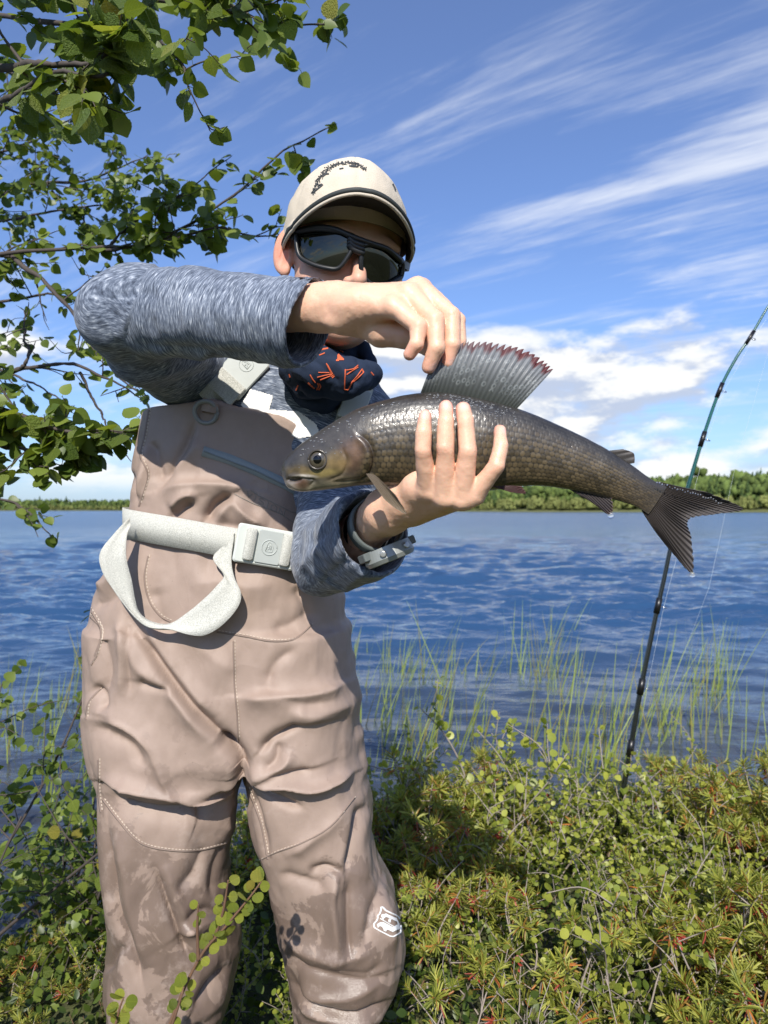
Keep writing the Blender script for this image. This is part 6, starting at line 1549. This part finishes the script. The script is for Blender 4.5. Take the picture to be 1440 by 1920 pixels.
def shrub_tea(h, n, seed):
    R = np.random.default_rng(seed); mb = MB(); it = []; cols = []
    for k in range(n):
        d = unit((R.normal()*.5, R.normal()*.5, 1)); P_ = [np.array((R.normal()*.03, R.normal()*.03, -.03))]; hh = h*R.uniform(.6, 1.08)
        for q in range(5): d = unit(d+R.normal(size=3)*.22+(0, 0, .1)); P_.append(P_[-1]+d*hh/5)
        P_ = catmull(P_, 18); mb.add(*tube(P_, np.linspace(.0026, .0012, 18), 5)); tips = [(P_[-1], unit(P_[-1]-P_[-3]))]
        for j in range(R.integers(2, 4)):
            i = R.integers(8, 16); d2 = unit(R.normal(size=3)*.7+(0, 0, .8)); ln = hh*R.uniform(.14, .34); mb.add(*tube([P_[i], P_[i]+d2*ln*.6, P_[i]+d2*ln], np.linspace(.0014, .0009, 3), 4, False)); tips.append((P_[i]+d2*ln, d2))
        for (p, ax) in tips:
            for q in range(R.integers(26, 40)):
                a = R.uniform(0, 6.28); e1 = unit(np.cross(ax, (.3, .9, .1))); e2 = np.cross(ax, e1); rad = e1*math.cos(a)+e2*math.sin(a); f_ = R.random(); y = unit(rad*(.55+.6*f_)+ax*(1.1-1.35*f_)); it.append((p-ax*.032*f_, frame(y, unit(ax+rad*.2)), R.uniform(.020, .034), R.uniform(.62, 1.0)))
                r = R.random(); c = np.array((.135, .175, .030))*(1-r)+np.array((.42, .42, .090))*r
                if f_ > .80 and R.random() < .32: c = np.array((.52, .20, .05))*R.uniform(.6, 1.1) if R.random() < .7 else np.array((.33, .07, .05))
                elif R.random() < .08: c = np.array((.34, .20, .05))
                cols.append(c)
            if R.random() < .14:                       # withered red leaves hanging under the shoot
                for q in range(9): it.append((p-ax*.035, frame(unit(R.normal(size=3)*.5-ax*.9), R.normal(size=3)), R.uniform(.018, .028), 1.3)); cols.append(np.array((.45, .075, .055))*R.uniform(.6, 1.1))
            for q in range(5): it.append((p-ax*(.028-.006*q), frame(unit(ax+R.normal(size=3)*.08), R.normal(size=3)), .011, 1.4)); cols.append(np.array((.50, .19, .055))*R.uniform(.7, 1.1))
    return mb, it, np.array(cols)
def shrub_bil(h, n, seed):
    R = np.random.default_rng(seed); mb = MB(); it = []
    for k in range(n):
        d = unit((R.normal()*.5, R.normal()*.5, 1)); P_ = [np.array((R.normal()*.03, R.normal()*.03, -.03))]; hh = h*R.uniform(.6, 1.08)
        for q in range(4): d = unit(d+R.normal(size=3)*.25); P_.append(P_[-1]+d*hh/4)
        P_ = catmull(P_, 16); mb.add(*tube(P_, np.linspace(.0020, .0009, 16), 5))
        for q in range(18):
            i = R.integers(5, 15); tn = unit(P_[i+1 if i < 15 else 15]-P_[i-1]); sv = unit(np.cross(tn, R.normal(size=3))); y = unit(sv+tn*.8); it.append((P_[i], frame(y, unit(tn-sv*.4+R.normal(size=3)*.4)), R.uniform(.014, .024), R.uniform(.9, 1.2)))
    return mb, it
def make_proto(kind, i):
    if kind == 'dwarf': mb, it = shrub_dwarf((.30, .34, .26, .32)[i % 4], 6, 100+i); cols = dwarf_cols(len(it)); lk = 'round'; tw = M_TWIG
    elif kind == 'tea': mb, it, cols = shrub_tea((.30, .27, .33, .24)[i % 4], 6, 200+i); lk = 'needle'; tw = M_TWIG
    else: mb, it = shrub_bil((.20, .24, .18, .22)[i % 4], 7, 300+i); r = RNG.random((len(it), 1)); cols = np.array((.085, .120, .045))*(1-r)+np.array((.22, .215, .105))*r; lk = 'oval'; tw = M_TWIG2
    sm = mb.data('stem', tw); fm = joined(it, lk, cols, 'foliage', None); return sm, fm, it, lk
PROTO = {k: [make_proto(k, i) for i in range(5)] for k in ('dwarf', 'tea', 'bil')}
SH = {'dwarf': ('dwarf_birch', 'low dwarf birch with small round yellow-green leaves growing', 'dwarf birches'),
      'tea': ('marsh_tea_shrub', 'marsh tea shrub with needle-like leaves and rusty tips', 'marsh tea shrubs'),
      'bil': ('bilberry_shrub', 'low bilberry shrub with dull grey-green oval leaves', 'bilberry shrubs')}
def where(x, y):
    if math.hypot(x-.69, y-2.0) < .30: return ' next to the fishing rod'
    if x < -.45: return ' under the birch saplings'
    if -.45 <= x < .06: return ' behind the wader legs' if y > 1.0 else ' before the wader legs'
    if y > float(bank(x))-.30: return ' at the edge of the water'
    return ' in the open heath' if x > .30 else ' close beside the wader leg'
def place(kind, x, y, s_, rz, single=False, tilt=(0, 0), sz=1.0):
    sm, fm, it, lk = PROTO[kind][R0.integers(0, 5)]; nm, lab, grp = SH[kind]; z = float(ground_z(x, y))-.01
    e = empty(nm, (x, y, z)); e.rotation_euler = (tilt[0], tilt[1], rz); e.scale = (s_, s_, s_*sz); w_ = where(x, y); tag(e, lab+w_, 'shrub', grp+w_)
    for nme, me in (('stem', sm), ('foliage', fm)):
        if nme == 'foliage' and single: continue
        o = bpy.data.objects.new(nme, me); COL.objects.link(o); o.parent = e
        if nme == 'foliage': o['kind'] = 'stuff'
    if single:
        base = bpy.data.meshes.get('dwarf_leaf') or mesh_data('dwarf_leaf', *LEAF['round'])
        if not base.materials: base.materials.append(M_DWARF)
        step = max(1, len(it)//70)
        for (p, R, s2, w) in it[::step]:
            o = bpy.data.objects.new('leaf', base); COL.objects.link(o); o.parent = e; M = Matrix((R*np.array((w*s2, s2, s2))*1.25).tolist()).to_4x4(); M.translation = Vector(p); o.matrix_basis = M
LEGS = [J(315, 0, 1.1)[0], J(625, 0, 1.1)[0]]
def clear(x, y):                                     # keep the space the angler stands in
    if any(abs(x-l) < .135 and .93 < y < 1.26 for l in LEGS): return False
    if y < .93 and -.42 < x < .07: return y < .62
    return True
def zone():
    n = 0; near = []
    for k in range(2400):
        x = R0.uniform(-1.25, 1.75); y = R0.uniform(.60, 2.5)
        if abs(x) > y*.60+.12 or y > float(bank(x))-.02 or not clear(x, y): continue
        if any((x-a)**2+(y-b)**2 < .072**2 for a, b in near): continue
        near.append((x, y)); u, v = to_px(np.array((x, y, .2)))
        f_ = fbm(np.array([[x*1.7, y*1.7, 3.0]]), 2, 5)[0]; g_ = fbm(np.array([[x*4.3, y*4.3, 9.0]]), 2, 15)[0]
        if x > .05 and g_ < -.55: continue
        pt = .26+.75*f_+(.30 if (y > 1.5 and x > .35) else -.16)+(.35 if (x > .55 and y < 1.25) else 0); r = R0.random()
        if x < -.45: kind = 'tea' if r < .45 else ('bil' if r < .7 else 'dwarf'); s_ = R0.uniform(.42, .62)
        elif x < .05: kind = 'tea' if r < .3 else ('bil' if r < .65 else 'dwarf'); s_ = R0.uniform(.55, .85) if y > 1.25 else R0.uniform(.3, .45)
        else:
            kind = 'tea' if r < pt else ('dwarf' if r < pt+.78*(1-pt) else 'bil'); s_ = R0.uniform(.70, 1.15)*(1.0 if y > 1.3 else .88)
            if y > 1.9: s_ *= .92
        if y < .92: s_ *= .78
        s_ *= 1+.30*np.clip(g_, -.8, .8)
        single = kind == 'dwarf' and x > .05 and .95 < y < 1.35 and n < 9
        if single: n += 1
        place(kind, x, y, s_, R0.uniform(0, 6.28), single, (R0.normal()*.10, R0.normal()*.10))
    return len(near)
NSH = zone()
for (u, y, s_) in ((925, 2.0, 1.55), (950, 2.1, 1.35), (1040, 2.05, 1.35), (1210, 2.0, 1.15), (700, 2.0, 1.1), (1100, 2.1, 1.2)): place('dwarf', J(u, 0, y)[0], y, s_, R0.uniform(0, 6), False, (0, 0), 1.1)
# ---- the tall sprig in front of the legs
def sprig():
    s_ = empty('dwarf_birch_sprig', tuple(J(300, 2010, .84)*np.array((1, 1, 0)))); tag(s_, 'single dwarf birch sprig rising in front of the wader legs', 'shrub'); it = []; mb = MB()
    for path, n, sz in (([(250,2140,.84),(315,1930,.84),(372,1800,.84),(425,1735,.835),(470,1680,.83),(492,1650,.83)], 30, .0150), ([(400,1765,.84),(418,1710,.835),(428,1650,.83)], 9, .0130), ([(372,1800,.84),(370,1740,.835),(372,1695,.83)], 4, .012), ([(230,2140,.82),(215,1960,.82),(222,1900,.82),(232,1870,.82)], 16, .0150), ([(250,2140,.84),(330,1900,.82),(345,1850,.82)], 8, .0135)):
        P_ = catmull([J(*p) for p in path], 40); mb.add(*tube(P_, np.linspace(.0024, .0009, 40), 6))
        for k in range(n):
            i = int(8+31*(k+.5)/n) if n > 10 else int(6+33*(k+.5)/n); tn = unit(P_[min(i+1, 39)]-P_[i-1]); sv = unit(np.cross(tn, (0, 1, 0)))*(1 if k % 2 else -1); sv = unit(sv+rnd3()*.5); y = unit(sv+tn*.45); n_ = unit(np.array((-.1, -.85, .45))+rnd3()*.45); it.append((P_[i]+y*.002, frame(y, n_), sz*R0.uniform(.75, 1.1), R0.uniform(.9, 1.1)))
    mb.build('stem', M_TWIG2, s_); split_leaves(it, 'round', s_, M_DWARF, 200, dwarf_cols)
sprig()
# ---- ground cover: crowberry and moss between the shrubs
def ground_cover():
    R = np.random.default_rng(31); n = 15000; x = R.uniform(-1.4, 1.9, n*2); y = R.uniform(.55, 2.5, n*2); ok = (np.abs(x) < y*.62+.15) & (y < bank(x)-.02); x, y = x[ok][:n], y[ok][:n]; n = len(x); z = ground_z(x, y)
    it = []
    for i in range(n):
        h = R.uniform(.02, .075) if R.random() < .85 else R.uniform(.08, .14); a = R.uniform(0, 6.28); p = np.array((x[i], y[i], z[i]+h*R.random())); yv = unit((math.cos(a), math.sin(a), R.uniform(.2, 1.6))); it.append((p, frame(yv, R.normal(size=3)+(0, 0, 1)), R.uniform(.010, .026), R.uniform(.8, 1.3)))
    r = R.random((n, 1)); cols = np.array((.030, .060, .012))*(1-r)+np.array((.105, .150, .026))*r; me = joined(it, 'oval', cols, 'ground_cover', None)
    tag(obj('ground_cover', me), 'green crowberry and moss carpet under the shrubs', 'ground cover', kind='stuff')
ground_cover()
# ---- sedge standing in the shallows
def sedge():
    R = np.random.default_rng(17); V = []; Fq = []; C = []
    def blade(x, y, h, w, lean, c):
        o = len(V); d = np.array(lean); a = R.uniform(0, 3.14); sx = np.array((math.cos(a), math.sin(a)*.5, 0)); bend = R.uniform(-.5, .9); n = 6
        for k in range(n+1):
            f_ = k/n; p = np.array((x, y, ZW-.06))+np.array((d[0]*f_+bend*d[0]*f_*f_, d[1]*f_, f_))*h; ww = w*(1-f_**2.2)+.0004; V.append(p-sx*ww); V.append(p+sx*ww); C.extend([c*(.85+.3*f_)]*2)
        for k in range(n): q = o+2*k; Fq.append((q, q+1, q+3, q+2))
    cl = []
    for k in range(150):
        v = 1120+350*R.random()**.7; u = R.uniform(650, 1460)
        if vnoise(np.array([[u*.011, v*.008, 1.0]]), 6)[0] < .02: continue
        if v < 1230 and (u > 1120 or R.random() < .4): continue
        d = (ZC-ZW)*F/(v-CY); cl.append((J(u, v, d)[0], d, R.integers(2, 8)))
    for (u, v, m_) in ((690,1300,14),(735,1260,18),(770,1270,20),(800,1290,14),(870,1270,14),(960,1260,14),(1040,1260,22),(1030,1300,16),(1335,1310,26),(1330,1290,16),(1090,1440,26),(1130,1450,20),(1060,1450,16),(720,1440,14),(760,1420,16),(1270,1390,12),(880,1400,16),(1010,1400,14)):
        d = (ZC-ZW)*F/(v-CY); cl.append((J(u, v, d)[0], d, m_))
    for (u, v, m_) in ((120, 1330, 16), (60, 1400, 18), (170, 1260, 10), (30, 1330, 12), (140, 1500, 18)):
        d = (ZC-ZW)*F/(v-CY); cl.append((J(u, v, d)[0], d, m_))
    for (x, y, m_) in cl:
        if y < bank(x)+.05: continue
        hs = R.uniform(.55, 1.1)
        for q in range(m_):
            c = np.array((.23, .29, .070))*R.uniform(.7, 1.3) if R.random() < .75 else np.array((.26, .24, .07))*R.uniform(.7, 1.1)
            blade(x+R.normal()*.05*(1+.08*y), y+R.normal()*.10, R.uniform(.20, .60)*hs, R.uniform(.0018, .0038), (.12+R.normal()*.14, R.normal()*.08), c)
    m = leaf_mat('sedge_blade', True, trans=.3); tag(mk('sedge', np.array(V), Fq, m, col=np.array(C)), 'thin green sedge blades standing in the shallow water', 'sedge', kind='stuff')
sedge()
print('leaves', NB, 'shrubs', NSH, 'objects', len(bpy.data.objects))
